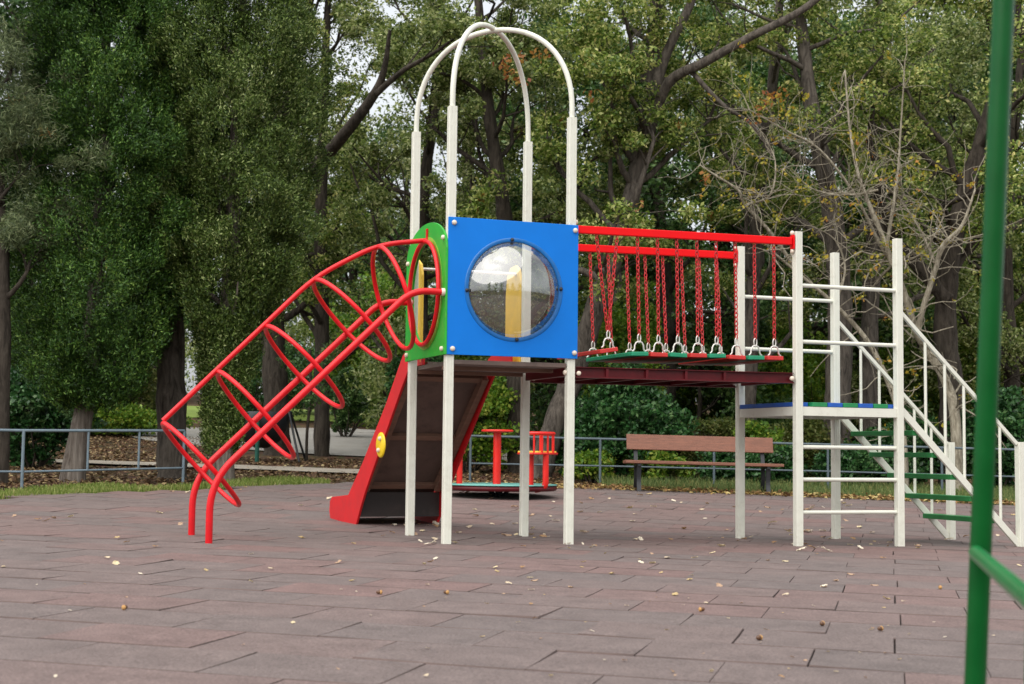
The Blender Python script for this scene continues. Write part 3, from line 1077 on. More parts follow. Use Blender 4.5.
m, n, l, p = nt('rubber_tiles')
g = n.new('ShaderNodeNewGeometry')
tc = n.new('ShaderNodeTexCoord')
big = n.new('ShaderNodeTexNoise')
big.inputs['Scale'].default_value = 0.35
big.inputs['Detail'].default_value = 5
fine = n.new('ShaderNodeTexNoise')
fine.inputs['Scale'].default_value = 95
fine.inputs['Detail'].default_value = 3
fine.inputs['Roughness'].default_value = 0.8
mid = n.new('ShaderNodeTexNoise')
mid.inputs['Scale'].default_value = 4.5
mid.inputs['Detail'].default_value = 7
mid.inputs['Roughness'].default_value = 0.7
for q in (big, fine, mid):
    l.new(tc.outputs['Object'], q.inputs['Vector'])
ramp = n.new('ShaderNodeValToRGB')
ramp.color_ramp.elements[0].color = (0.122, 0.102, 0.097, 1)
ramp.color_ramp.elements[1].color = (0.172, 0.099, 0.090, 1)
e = ramp.color_ramp.elements.new(0.5)
e.color = (0.148, 0.112, 0.104, 1)
mixf = n.new('ShaderNodeMix')
mixf.inputs[0].default_value = 0.4
l.new(g.outputs['Random Per Island'], mixf.inputs[2])
l.new(big.outputs['Fac'], mixf.inputs[3])
l.new(mixf.outputs[0], ramp.inputs['Fac'])
mr = n.new('ShaderNodeMapRange')
mr.inputs['From Min'].default_value = 0.3
mr.inputs['From Max'].default_value = 0.7
mr.inputs['To Min'].default_value = 0.78
mr.inputs['To Max'].default_value = 1.2
l.new(mid.outputs['Fac'], mr.inputs['Value'])
mr2 = n.new('ShaderNodeMapRange')
mr2.inputs['From Min'].default_value = 0.3
mr2.inputs['From Max'].default_value = 0.7
mr2.inputs['To Min'].default_value = 0.45
mr2.inputs['To Max'].default_value = 1.6
l.new(fine.outputs['Fac'], mr2.inputs['Value'])
mm = n.new('ShaderNodeMath')
mm.operation = 'MULTIPLY'
l.new(mr.outputs[0], mm.inputs[0])
l.new(mr2.outputs[0], mm.inputs[1])
hs = n.new('ShaderNodeHueSaturation')
l.new(ramp.outputs['Color'], hs.inputs['Color'])
l.new(mm.outputs[0], hs.inputs['Value'])
l.new(hs.outputs['Color'], p.inputs['Base Color'])
p.inputs['Roughness'].default_value = 0.78
p.inputs['Specular IOR Level'].default_value = 0.35
b = n.new('ShaderNodeBump')
b.inputs['Strength'].default_value = 0.5
b.inputs['Distance'].default_value = 0.006
l.new(fine.outputs['Fac'], b.inputs['Height'])
l.new(b.outputs['Normal'], p.inputs['Normal'])
RUBBER = m

e1 = V((math.cos(R(-14.5)), math.sin(R(-14.5)), 0))
e2 = V((math.sin(R(14.5)), math.cos(R(14.5)), 0))
A0 = V((-0.319, 6.390, 0))
TL, TW = 0.645, 0.525
EDGEF = []
mb = MB()
r_ = random.Random(5)
for j in range(-14, 40):
    off = (0.5 * (j % 2) + 0.04 * r_.uniform(-1, 1)) * TL
    for i in range(-32, 32):
        c = A0 + e1 * (off + (i + 0.5) * TL) + e2 * (j + 0.5) * TW
        if c.y < 2.2 or c.y > 24 or abs(c.x) > 2.5 + c.y * 0.55:
            continue
        if c.y > edge_y(c.x) - 0.15 + 0.1 * r_.uniform(-1, 1):
            continue
        gap = 0.001 + 0.003 * r_.random()
        hx, hy = TL / 2 - gap / 2, TW / 2 - gap / 2
        curl = [max(0.0, r_.gauss(0.0005, 0.0032)) for _ in range(4)]
        base = r_.uniform(-0.0015, 0.0015)
        rot = r_.uniform(-0.002, 0.002)
        ch_ = r_.uniform(0.012, 0.026)
        cx_ = r_.choice((0.002, 0.003, 0.006))
        drop = r_.uniform(0.004, 0.009)
        N = 5
        vs = []
        dxy = (r_.uniform(-0.0015, 0.0015), r_.uniform(-0.0015, 0.0015))
        for b_ in range(N):
            for a_ in range(N):
                s, t = a_ / (N - 1), b_ / (N - 1)
                # pull the outer ring in to give the tile a softened edge
                ss = (0, cx_, 0.5, 1 - cx_, 1)[a_]
                tt = (0, ch_, 0.5, 1 - ch_, 1)[b_]
                x, y = (ss * 2 - 1) * hx + dxy[0], (tt * 2 - 1) * hy + dxy[1]
                x, y = x - rot * y, y + rot * x
                q = c + e1 * x + e2 * y
                w = [(1 - ss) * (1 - tt), ss * (1 - tt), (1 - ss) * tt, ss * tt]
                z = sum(k * w_ ** 2.2 for k, w_ in zip(curl, w)) + base
                if a_ in (0, N - 1) or b_ in (0, N - 1):
                    z -= drop
                vs.append((q.x, q.y, gz(q.x, q.y) + z - 0.004))
        fs = [(b_ * N + a_, b_ * N + a_ + 1, (b_ + 1) * N + a_ + 1, (b_ + 1) * N + a_) for b_ in range(N - 1) for a_ in range(N - 1)]
        rim = list(range(N)) + [k * N + N - 1 for k in range(1, N)] + [(N - 1) * N + k for k in range(N - 2, -1, -1)] + [k * N for k in range(N - 2, 0, -1)]
        nb = len(vs)
        vs += [(vs[k][0], vs[k][1], vs[k][2] - 0.04) for k in rim]
        L_ = len(rim)
        fs += [(rim[k], nb + k, nb + (k + 1) % L_, rim[(k + 1) % L_]) for k in range(L_)]
        edge_from = (N - 1) * (N - 1)
        k0 = len(mb.f)
        mb.add(vs, fs, False)
        for b_ in range(N - 1):
            for a_ in range(N - 1):
                if a_ in (0, N - 2) or b_ in (0, N - 2):
                    EDGEF.append(k0 + b_ * (N - 1) + a_)
        EDGEF += list(range(k0 + edge_from, len(mb.f)))
pav = obj('rubber_paving', mb, RUBBER, kind='structure', origin=(0, 0, 0))
JOINT = paint('dirty_joint', (0.085, 0.058, 0.052), 0.9, 0.45, 2.5)
pav.data.materials.append(JOINT)
for k in EDGEF:
    pav.data.polygons[k].material_index = 1
DARKBED = paint('dark_bed', (0.045, 0.034, 0.031), 0.95, 0.3, 3)
sheet('paving_bed', [float(q) for q in np.arange(-14, 14.1, 0.5)], [float(q) for q in np.arange(1, 22.1, 0.5)], -0.030, DARKBED, inside=lambda x, y: y < edge_y(x) - 0.25)


def strip(name, pts, w, dz, mat):
    """path along (x, y, half width) stops, draped on the ground"""
    P = smooth_path([V((x, y, 0)) for x, y in pts], 10)
    mb = MB()
    vs = []
    m_ = len(P)
    K = 6
    for i in range(m_):
        t = (P[min(i + 1, m_ - 1)] - P[max(0, i - 1)]).normalized()
        s = V((t.y, -t.x, 0))
        wi = w[0] + (w[1] - w[0]) * i / (m_ - 1)
        for k in range(K + 1):
            q = P[i] + s * wi * (k / K * 2 - 1) + s * 0.05 * math.sin(i * 1.7 + k)
            vs.append((q.x, q.y, gz(q.x, q.y) + dz))
    fs = [(i * (K + 1) + k, i * (K + 1) + k + 1, (i + 1) * (K + 1) + k + 1, (i + 1) * (K + 1) + k) for i in range(m_ - 1) for k in range(K)]
    mb.add(vs, fs, True)
    return obj(name, mb, mat, kind='structure', origin=(0, 0, 0))


strip('path', [(across(60, 27), 26.0), (across(230, 26.5), 25.6), (across(380, 25), 25.0), (across(430, 25.5), 25.4)], (0.5, 0.75), -0.02, KERB)
strip('gravel_area', [(across(245, 41), 41), (across(285, 39), 38.5), (across(350, 37.5), 37.5), (across(440, 37.5), 37.5), (across(560, 39), 39)], (3.0, 8.5), -0.030, ROCK)
strip('path', [(across(20, 40), 40), (across(100, 39), 39), (across(200, 39), 39.5)], (0.9, 1.2), -0.034, ROCK)
LAWN = paint('lawn', (0.17, 0.24, 0.035), 0.9, 0.3, 1.2, bump=0.5, bscale=40)
strip('lawn', [(across(-60, 54), 54), (across(120, 52), 52), (across(300, 50), 51), (across(520, 52), 52)], (4.0, 5.0), -0.035, LAWN)


# ================================================================== PLANTS
def rand_unit(n, rng, up=0.0):
    v = rng.normal(size=(n, 3))
    v[:, 2] += up
    return v / np.linalg.norm(v, axis=1, keepdims=True)


def leaf_quads(c, rng, size, asp=0.5, up=0.5, align=None, al=0.0):
    """rhombus leaves at points c; size is the length range; align bends the long axis to a direction"""
    n = len(c)
    nrm = rand_unit(n, rng, up)
    t = rand_unit(n, rng)
    if align is not None:
        t = t * (1 - al) + align * al
    t -= nrm * (t * nrm).sum(1, keepdims=True)
    t /= np.linalg.norm(t, axis=1, keepdims=True) + 1e-9
    s = np.cross(nrm, t)
    L = rng.uniform(size[0], size[1], (n, 1)) * 0.5
    wv = L * asp * rng.uniform(0.7, 1.3, (n, 1))
    fold = nrm * L * 0.25
    q = np.stack([c - t * L, c - s * wv + fold + t * L * 0.1, c + t * L, c + s * wv + fold * 0.6 + t * L * 0.1], 1)
    return q


def blob_points(centers, radii, per, rng, flat=0.75):
    """points in soft blobs"""
    n = len(centers)
    k = rng.poisson(per, n) if np.isscalar(per) else per
    idx = np.repeat(np.arange(n), k)
    d = rng.normal(size=(len(idx), 3))
    d /= np.linalg.norm(d, axis=1, keepdims=True)
    r = rng.random((len(idx), 1)) ** 0.45
    d = d * r * np.asarray(radii)[idx][:, None]
    d[:, 2] *= flat
    return np.asarray(centers)[idx] + d


def limb(mb, p0, d, length, r0, rng, segs=6, gnarl=0.25, lift=0.12, r1=0.25, sides=7):
    pts = [V(p0)]
    d = V(d).normalized()
    for i in range(segs):
        d = (d + V(rng.normal(size=3).tolist()) * gnarl + Z * lift).normalized()
        pts.append(pts[-1] + d * (length / segs))
    rs = [r0 * (1 - (1 - r1) * i / segs) for i in range(segs + 1)]
    mb.tube(pts, rs, sides, cap=False)
    return pts, rs


def broadleaf(name, trunk, radii, crown, seed, label, mat_leaf, mat_bark, limbs=13, twigs=5, per=260, size=(0.05, 0.105), limb_len=(1.6, 3.0),
              blob=(0.2, 0.42), paths=(), start=0.35, accents=None, extra=None, group='trees behind the playground', lift=0.12, zmin=None, asp=0.5, origin=None, cat='tree'):
    """tree from a trunk path; limbs, twigs and leaf clumps grow from it"""
    rng = np.random.default_rng(seed)
    T = smooth_path(trunk, 5)
    m_ = len(T)
    rr = list(np.interp(np.linspace(0, 1, m_), np.linspace(0, 1, len(radii)), radii))
    # uneven trunk
    root = thing(name, origin or trunk[0], label, cat, group)
    wood = MB()
    wood.tube(T, [r * (1 + 0.08 * math.sin(i * 2.3)) for i, r in enumerate(rr)], 12, cap=False)
    cent, rad = [], []
    jobs = []
    for k in range(limbs):
        t = start + (1 - start) * (k + rng.random() * 0.8) / limbs
        i = min(m_ - 1, int(t * (m_ - 1)))
        a = k * 2.4 + rng.normal() * 0.4
        jobs.append((T[i], V((math.cos(a), math.sin(a), 0.25 + 0.5 * t)), rng.uniform(*limb_len) * (1.1 - 0.35 * t), max(0.018, rr[i] * 0.42)))
    for q in (extra or []):
        jobs.append(q)
    for p0, d, L, r0 in jobs:
        pts, rs = limb(wood, p0, d, L, r0, rng, 6, 0.24, lift)
        for j in range(twigs):
            i = int(rng.integers(2, 7))
            dd = V(rng.normal(size=3).tolist())
            dd.z = abs(dd.z) * 0.4
            tp_, _ = limb(wood, pts[i], dd + (pts[i] - pts[i - 1]).normalized() * 0.8, rng.uniform(0.5, 1.3), max(0.01, rs[i] * 0.5), rng, 3, 0.3, 0.0, 0.3, 4)
            cent.append(tp_[-1])
            rad.append(rng.uniform(*blob))
            if rng.random() < 0.5:
                cent.append(tp_[-2])
                rad.append(rng.uniform(*blob) * 0.7)
        cent.append(pts[-1])
        rad.append(rng.uniform(*blob))
    for P_, ra, rb in paths:
        S_ = smooth_path(P_, 6)
        wood.tube(S_, [ra + (rb - ra) * i / (len(S_) - 1) for i in range(len(S_))], 9, cap=False)
    tk = obj('trunk', wood, mat_bark, root)
    cent = np.array([tuple(q) for q in cent])
    rad = np.array(rad)
    if zmin is not None:
        k = cent[:, 2] > zmin
        cent, rad = cent[k], rad[k]
    pts = blob_points(cent, rad, per, rng)
    quads_obj('crown', leaf_quads(pts, rng, size, asp), mat_leaf, root)
    if accents:
        am, frac = accents
        k = rng.random(len(cent)) < frac
        if k.any():
            pts = blob_points(cent[k], rad[k] * 0.45, 26, rng)
            quads_obj('turning_leaves', leaf_quads(pts, rng, (size[0], size[1] * 1.1), asp), am, root)
    return root


def cypress(name, base, h, rad, z0, seed, label, mat, trunk_r, lean=(0, 0), kink=0.0, n_clumps=900, per=60, profile=((0, 0.06, 0.2, 0.5, 0.8, 1), (0.3, 0.7, 1.0, 0.95, 0.62, 0.05)), group='trees behind the playground'):
    rng = np.random.default_rng(seed)
    root = thing(name, base, label, 'cypress', group)
    top = V((base[0] + lean[0], base[1] + lean[1], base[2] + h))
    b0 = V(base)
    wood = MB()
    kx = V((kink, 0, 0))
    P = smooth_path([b0 - Z * 0.25, b0 + Z * 0.25 + kx * 0.1, b0.lerp(top, 0.2) + kx, b0.lerp(top, 0.6) + kx, top], 5)
    rs = list(np.interp(np.linspace(0, 1, len(P)), [0, 0.12, 0.3, 0.7, 1], [trunk_r * 2.1, trunk_r * 1.2, trunk_r * 0.9, trunk_r * 0.5, 0.02]))
    wood.tube(P, rs, 14, cap=False)
    for k in range(26):
        t = 0.16 + 0.6 * k / 26
        a = k * 2.4
        limb(wood, b0.lerp(top, t) + kx, V((math.cos(a), math.sin(a), 0.7)), rad * 0.9, trunk_r * 0.22, rng, 5, 0.15, 0.2)
    obj('trunk', wood, BARK_CYP, root)
    zz = rng.random(n_clumps)
    ang = rng.random(n_clumps) * 2 * np.pi
    prof = np.interp(zz, profile[0], profile[1])
    lump = 1 + 0.16 * np.sin(ang * 3 + zz * 19 + seed) + 0.10 * np.sin(ang * 5 - zz * 31)
    rr = rad * prof * lump * np.sqrt(rng.uniform(0.22, 1.15, n_clumps))
    zc = z0 + zz * (h - z0)
    ax0 = np.array(b0)[None] + (np.array(top) - np.array(b0))[None] * (zc / h)[:, None] + np.array([kink, 0, 0])
    c = ax0 + np.stack([rr * np.cos(ang), rr * np.sin(ang), np.zeros(n_clumps)], 1)
    pts = blob_points(c, rng.uniform(0.08, 0.19, n_clumps), per, rng, 1.5)
    out = pts - (ax0.mean(0)[None] * np.array([1, 1, 0]) + pts * np.array([0, 0, 1]))
    out /= np.linalg.norm(out, axis=1, keepdims=True) + 1e-6
    al = out * 0.8 + np.array([0, 0, 0.7])
    q = leaf_quads(pts, rng, (0.028, 0.07), 0.30, 0.2, al / np.linalg.norm(al, axis=1, keepdims=True), 0.6)
    quads_obj('crown', q, mat, root)
    return root


def bush(name, c, r, h, seed, label, mat, n=160, per=70, size=(0.05, 0.10), cat='bush', group=None, stems=True, boxy=False, asp=0.55):
    """shrub standing at c: stems and a lumpy shell of leaf clumps, or a clipped block"""
    rng = np.random.default_rng(seed)
    base = V((c[0], c[1], gz(c[0], c[1])))
    root = thing(name, base, label, cat, group)
    rx, ry = (r if isinstance(r, tuple) else (r, r))
    if boxy:
        q = rng.uniform(-1, 1, (n, 3))
        face = rng.integers(0, 3, n)
        sgn = np.sign(rng.normal(size=n))
        for k in range(n):
            if rng.random() < 0.75:
                q[k, face[k]] = sgn[k] * rng.uniform(0.82, 1.0)
        cc_ = np.array(base) + q * np.array([rx, ry, h / 2]) + np.array([0, 0, h / 2 + 0.05])
        rad = rng.uniform(0.10, 0.18, n)
    else:
        d = rand_unit(n, rng, 0.25)
        s = rng.uniform(0.55, 1.0, n)[:, None] * (1 + 0.2 * np.sin(d[:, :1] * 5 + seed) + 0.16 * np.sin(d[:, 1:2] * 7 + d[:, 2:] * 5))
        cc_ = np.array(base) + d * s * np.array([rx, ry, h * 0.5]) + np.array([0, 0, h * 0.5])
        cc_[:, 2] = np.maximum(cc_[:, 2], base.z + 0.06)
        rad = rng.uniform(0.12, 0.26, n) * min(1.3, max(0.6, rx))
    if stems:
        wood = MB()
        for k in range(9):
            a = k * 2.4
            limb(wood, base + V((0.1 * math.cos(a), 0.1 * math.sin(a), -0.05)), V((math.cos(a) * 0.5, math.sin(a) * 0.5, 1)), h * 0.75, 0.022, rng, 4, 0.2, 0.1)
        obj('stems', wood, BARK_DARK, root)
    pts = blob_points(cc_, rad, per, rng, 0.9)
    pts[:, 2] = np.maximum(pts[:, 2], base.z + 0.01)
    quads_obj('foliage', leaf_quads(pts, rng, size, asp, 0.7), mat, root)
    return root


def gnd(px, Y):
    x = across(px, Y)
    return V((x, Y, gz(x, Y) - 0.06))


def tpath(Y, *pp):
    """trunk path through picture columns/rows at distance Y (first stop is its foot on the ground)"""
    b = gnd(pp[0][0], Y)
    P = [b - Z * 0.25, b + Z * 0.1]
    for i, (px, py) in enumerate(pp[1:]):
        q = spot(px, py, Y + 0.15 * math.sin(i * 1.9))
        P.append(q)
    return P


# --- front row, left
cypress('cypress_tree', gnd(74, 20.9), 9.5, 1.30, 1.15, 21, 'dark cypress with a flared pale grey trunk behind the left fence', LF_CYP, 0.17, lean=(0.1, 0.3), kink=0.17, n_clumps=2500, per=210)
cypress('cypress_tree', gnd(222, 21.3), 10.0, 1.17, 0.55, 22, 'sunlit olive cypress just left of the hoop climber, leafy almost to the ground', LF_CYPL, 0.19, lean=(0.15, 0.2), n_clumps=2500, per=210, profile=((0, 0.10, 0.2, 0.32, 0.6, 0.85, 1), (0.16, 0.22, 0.45, 0.95, 1.0, 0.62, 0.05)))
broadleaf('cypress_tree', tpath(22.0, (173, 470), (171, 380), (168, 260), (162, 150), (158, 0), (160, -120)), [0.29, 0.23, 0.22, 0.20, 0.16, 0.1, 0.05], None, 31, 'tall tree with a straight dark bare trunk between the two cypresses', LF_CYP, BARK_GREY,
          limbs=14, twigs=5, per=300, limb_len=(0.6, 1.1), start=0.52, size=(0.035, 0.08), blob=(0.2, 0.4), cat='tree', zmin=3.9)
broadleaf('pine_tree', tpath(19.9, (2, 480), (3, 300), (-4, 150), (-12, 0), (-20, -150)), [0.14, 0.11, 0.1, 0.09, 0.08, 0.05], None, 33, 'pine with soft pale needles and bare twigs at the left edge', LF_PINE, BARK_DARK,
          limbs=13, twigs=7, per=520, limb_len=(0.6, 1.15), start=0.42, blob=(0.18, 0.36), size=(0.06, 0.13), asp=0.09, accents=(LF_AUTUMN, 0.04), cat='pine')
# --- middle
broadleaf('oak_tree', tpath(31, (277, 455), (276, 400), (272, 320), (268, 240), (285, 120), (310, 0), (330, -120)), [0.34, 0.29, 0.27, 0.25, 0.2, 0.14, 0.09, 0.05], None, 41, 'oak with a long dark slanting limb right of the sunlit cypress', LF_OAK2, BARK_DARK,
          limbs=18, twigs=7, per=230, limb_len=(1.8, 3.4), start=0.42, blob=(0.2, 0.42), paths=[([spot(266, 236, 30.9), spot(297, 188, 28), spot(338, 142, 26), spot(372, 98, 25.4), spot(384, 70, 25.2), spot(390, 30, 25)], 0.17, 0.03)], extra=[(spot(376, 94, 24.6), V((0.75, -0.1, 0.75)), 2.0, 0.06)])
broadleaf('oak_tree', tpath(31, (322, 455), (322, 350), (321, 220), (324, 90), (330, -40)), [0.2, 0.17, 0.16, 0.14, 0.1, 0.05], None, 42, 'slim dark trunked tree seen between the climber hoops', LF_OAK, BARK_DARK,
          limbs=14, twigs=5, per=200, limb_len=(1.8, 3.2), start=0.35)
broadleaf('oak_tree', tpath(26.5, (518, 470), (516, 400), (515, 330), (505, 220), (490, 120), (480, 20), (470, -100)), [0.22, 0.18, 0.17, 0.16, 0.14, 0.11, 0.08, 0.04], None, 43, 'upright dark trunked tree behind the tower posts', LF_OAK2, BARK_DARK,
          limbs=21, twigs=7, per=230, limb_len=(1.8, 3.4), start=0.42, accents=(LF_AUTUMN, 0.05))
broadleaf('oak_tree', tpath(25.0, (541, 478), (553, 430), (575, 370), (600, 295), (625, 220), (645, 130), (655, 20), (662, -100)), [0.26, 0.215, 0.205, 0.2, 0.18, 0.16, 0.14, 0.12, 0.08], None, 44, 'leaning grey trunked tree rising behind the chain bridge', LF_OAK, BARK_GREY,
          limbs=20, twigs=7, per=220, limb_len=(1.8, 3.2), start=0.48, accents=(LF_AUTUMN, 0.05), paths=[([spot(647, 140, 24.9), spot(668, 84, 24.4), spot(705, 62, 24.0), spot(752, 36, 23.8), spot(805, 8, 23.6), spot(860, -40, 23.5)], 0.10, 0.05), ([spot(690, 70, 24.2), spot(722, 104, 24), spot(752, 125, 24), spot(775, 160, 24)], 0.045, 0.02), ([spot(650, 110, 24.9), spot(666, 55, 24.7), spot(690, 5, 24.6), spot(705, -40, 24.6)], 0.10, 0.06)], extra=[])
broadleaf('oak_tree', tpath(29, (430, 465), (425, 380), (420, 280), (425, 180), (440, 60), (440, -80)), [0.2, 0.16, 0.15, 0.14, 0.12, 0.09, 0.05], None, 45, 'leafy dark tree behind the slide and climber', LF_OAK2, BARK_DARK,
          limbs=18, twigs=6, per=210, limb_len=(2.0, 3.6), start=0.3, accents=(LF_AUTUMN, 0.03))
ra = np.random.default_rng(15)
for par, pp in ((bpy.data.objects['oak_tree.002'], ((503, 62), (517, 58), (512, 76), (540, 55), (505, 70), (592, 96), (520, 80))), (bpy.data.objects['oak_tree.003'], ((770, 98), (762, 106), (752, 118), (778, 95), (706, 178), (640, 205)))):
    c_ = np.array([tuple(spot(x, y, 23.2)) for x, y in pp])
    quads_obj('turning_leaves', leaf_quads(blob_points(c_, np.full(len(c_), 0.17), 16, ra), ra, (0.06, 0.12), 0.6), LF_AUTUMN, par)
# --- right
broadleaf('oak_tree', tpath(27.5, (745, 470), (748, 400), (752, 300), (760, 180), (775, 60), (785, -80)), [0.2, 0.17, 0.16, 0.15, 0.13, 0.1, 0.06], None, 51, 'grey trunked tree behind the left side of the stair platform', LF_OAK, BARK_GREY,
          limbs=15, twigs=5, per=200, limb_len=(1.8, 3.2), start=0.4, accents=(LF_AUTUMN, 0.05))
broadleaf('oak_tree', tpath(26, (836, 480), (838, 390), (840, 300), (832, 210), (812, 110), (800, 10), (790, -100)), [0.28, 0.25, 0.24, 0.22, 0.18, 0.14, 0.1, 0.05], None, 52, 'stout dark trunk standing behind the middle of the stair platform', LF_OAK, BARK_GREY,
          limbs=14, twigs=5, per=150, limb_len=(1.8, 3.2), start=0.5, accents=(LF_YELLOW, 0.04))
broadleaf('oak_tree', tpath(28.5, (868, 480), (868, 380), (872, 270), (880, 150), (878, 40), (880, -100)), [0.22, 0.19, 0.18, 0.17, 0.14, 0.1, 0.06], None, 53, 'grey trunked tree seen between the two stair handrails', LF_OAK2, BARK_GREY,
          limbs=14, twigs=5, per=160, limb_len=(1.8, 3.0), start=0.45, accents=(LF_YELLOW, 0.04))
broadleaf('oak_tree', tpath(25.5, (950, 482), (952, 400), (945, 320), (955, 230), (985, 130), (1010, 40), (1030, -80)), [0.27, 0.23, 0.22, 0.2, 0.17, 0.14, 0.1, 0.06], None, 54, 'dark forked tree behind the foot of the stairs', LF_OAK, BARK_DARK,
          limbs=14, twigs=5, per=150, limb_len=(1.8, 3.2), start=0.5, accents=(LF_AUTUMN, 0.06), extra=[(spot(948, 300, 25.5), V((-0.5, -0.1, 1.0)), 4.0, 0.15)])
broadleaf('oak_tree', tpath(30, (1010, 480), (1012, 380), (1005, 260), (1015, 120), (1030, -20)), [0.22, 0.19, 0.17, 0.15, 0.1, 0.05], None, 55, 'dark trunked tree at the right edge beyond the green pole', LF_OAK2, BARK_DARK,
          limbs=16, twigs=6, per=200, limb_len=(1.8, 3.4), start=0.3, accents=(LF_YELLOW, 0.05))


# --- pale bare limbed small trees at the right
def bare_tree(name, Y, px, paths, seed, label, r0):
    rng = np.random.default_rng(seed)
    b = gnd(px, Y)
    root = thing(name, b, label, 'tree', 'trees behind the playground')
    wood = MB()
    tips = []
    for j, (path, ra) in enumerate(paths):
        P = [spot(x, y, Y + 0.25 * math.sin(j * 2.1 + i * 0.8)) for i, (x, y) in enumerate(path)]
        if j == 0:
            P = [b - Z * 0.2] + P
        S = smooth_path(P, 6)
        wood.tube(S, [1.35 * ra * (1 - 0.72 * i / (len(S) - 1)) for i in range(len(S))], 7, cap=False)
        for k in range(30):
            i = int(rng.integers(len(S) // 5, len(S)))
            d = V(rng.normal(size=3).tolist())
            d.z = d.z * 0.6 + 0.2
            q, _ = limb(wood, S[i], d, rng.uniform(0.35, 1.5), max(0.007, ra * 0.26), rng, 5, 0.35, 0.02, 0.4, 5)
            tips += [q[-1], q[3]]
            if rng.random() < 0.6:
                q2, _ = limb(wood, q[2], V(rng.normal(size=3).tolist()), rng.uniform(0.2, 0.6), 0.005, rng, 3, 0.35, 0.0, 0.5, 4)
                tips.append(q2[-1])
    obj('trunk', wood, BARK_PALE, root)
    c = np.array([tuple(q) for q in tips])
    k = rng.random(len(c)) < 0.22
    pts = blob_points(c[k], np.full(k.sum(), 0.12), 7, rng)
    quads_obj('crown', leaf_quads(pts, rng, (0.05, 0.09), 0.6), LF_YELLOW, root)
    return root


bare_tree('bare_tree', 23.6, 957, [
    ([(955, 420), (945, 380), (918, 335), (903, 290), (893, 265), (880, 245)], 0.075),
    ([(928, 348), (918, 330), (935, 270), (943, 245), (962, 225), (975, 190)], 0.045),
    ([(893, 265), (880, 230), (860, 180), (850, 130), (845, 70)], 0.035),
    ([(886, 250), (897, 180), (900, 140), (905, 60)], 0.025),
    ([(880, 245), (855, 195), (820, 150), (785, 130), (750, 110)], 0.022),
    ([(878, 190), (850, 195), (815, 190), (790, 170)], 0.016),
    ([(936, 265), (920, 230), (900, 200), (880, 180)], 0.018),
    ([(895, 270), (905, 262), (925, 250), (945, 215)], 0.02)], 61, 'pale bare limbed small tree with a few yellow leaves right of the stair platform', 0.07)
bare_tree('bare_tree', 23.4, 905, [
    ([(903, 440), (895, 400), (870, 345), (835, 305), (800, 275), (770, 250)], 0.05),
    ([(800, 275), (770, 232), (745, 205), (738, 190), (715, 175), (700, 165)], 0.026),
    ([(745, 205), (770, 195), (775, 160), (760, 130)], 0.016),
    ([(835, 305), (845, 270), (835, 240), (810, 225)], 0.018)], 62, 'low pale branching tree leaning left behind the white posts', 0.05)

# --- second row: copies of a few kinds with their own size and turn
rng2 = np.random.default_rng(77)


def kind(seed, leaf, barkm, per=150, hh=11.0, limbs_=22):
    b = V((0, 0, 0))
    r = broadleaf('oak_tree', [b - Z * 0.3, b + Z * 0.2, b + V((0.1, 0.05, hh * 0.3)), b + V((-0.1, 0.2, hh * 0.6)), b + V((0.15, 0, hh * 0.9))], [0.30, 0.24, 0.2, 0.15, 0.05], None, seed, 'x', leaf, barkm,
                  limbs=limbs_, twigs=6, per=per, limb_len=(2.2, 3.8), start=0.2, blob=(0.4, 0.75), size=(0.09, 0.17), origin=(0, 0, 0))
    return r


kinds = [kind(91, LF_OAK, BARK_DARK), kind(92, LF_OAK2, BARK_DARK), kind(93, LF_DEEP, BARK_DARK)]
BACK = [(-520, 40, 0, 1.1), (-400, 44, 1, 1.1), (-320, 36, 2, 1.0), (-220, 40, 1, 1.1), (-130, 33, 2, 1.0), (20, 36, 2, 1.1), (130, 60, 0, 1.0), (250, 50, 1, 1.0), (345, 52, 0, 0.95), (400, 50, 2, 0.95), (470, 37, 1, 1.05), (560, 35, 2, 1.05),
        (610, 41, 0, 1.0), (665, 33.5, 2, 0.95), (725, 37, 1, 1.05), (800, 34, 2, 1.0), (850, 39, 0, 1.1), (892, 47, 1, 1.2), (910, 35, 1, 0.95), (955, 44, 0, 1.25), (985, 38, 2, 1.05), (1060, 33, 0, 1.0), (1130, 36, 2, 1.0)]
WHERE = ['far beyond the left edge, outermost', 'far beyond the left edge', 'beyond the left edge', 'well left of the dark cypress', 'left edge', 'far left behind the dark cypress', 'beyond the bright lawn at left', 'behind the oak with the slanting limb', 'beyond the gravel area', 'behind the slide', 'behind the green panel', 'behind the blue panel',
         'behind the left end of the chain bridge', 'behind the middle of the chain bridge', 'behind the right end of the chain bridge', 'behind the stair platform', 'behind the stair platform, farther back', 'far beyond the bare pale tree', 'behind the stair handrails', 'high above the bare pale tree', 'behind the green pole', 'right edge', 'beyond the right edge']
KN = ['mid green', 'grey green', 'deep green']
first = {}
for (px, Y, k, sc), wh in zip(BACK, WHERE):
    if k not in first:
        o = kinds[k]
        first[k] = o
    else:
        o = copy_tree(kinds[k])
    x = across(px, Y)
    o.location = (x, Y, gz(x, Y) - 0.1)
    o.rotation_euler = (0, 0, rng2.uniform(0, 6.28))
    o.scale = (sc, sc, sc * rng2.uniform(0.92, 1.1))
    o['label'] = f'{KN[k]} woodland tree of the back row, {wh}'
    o['group'] = 'back row of woodland trees'

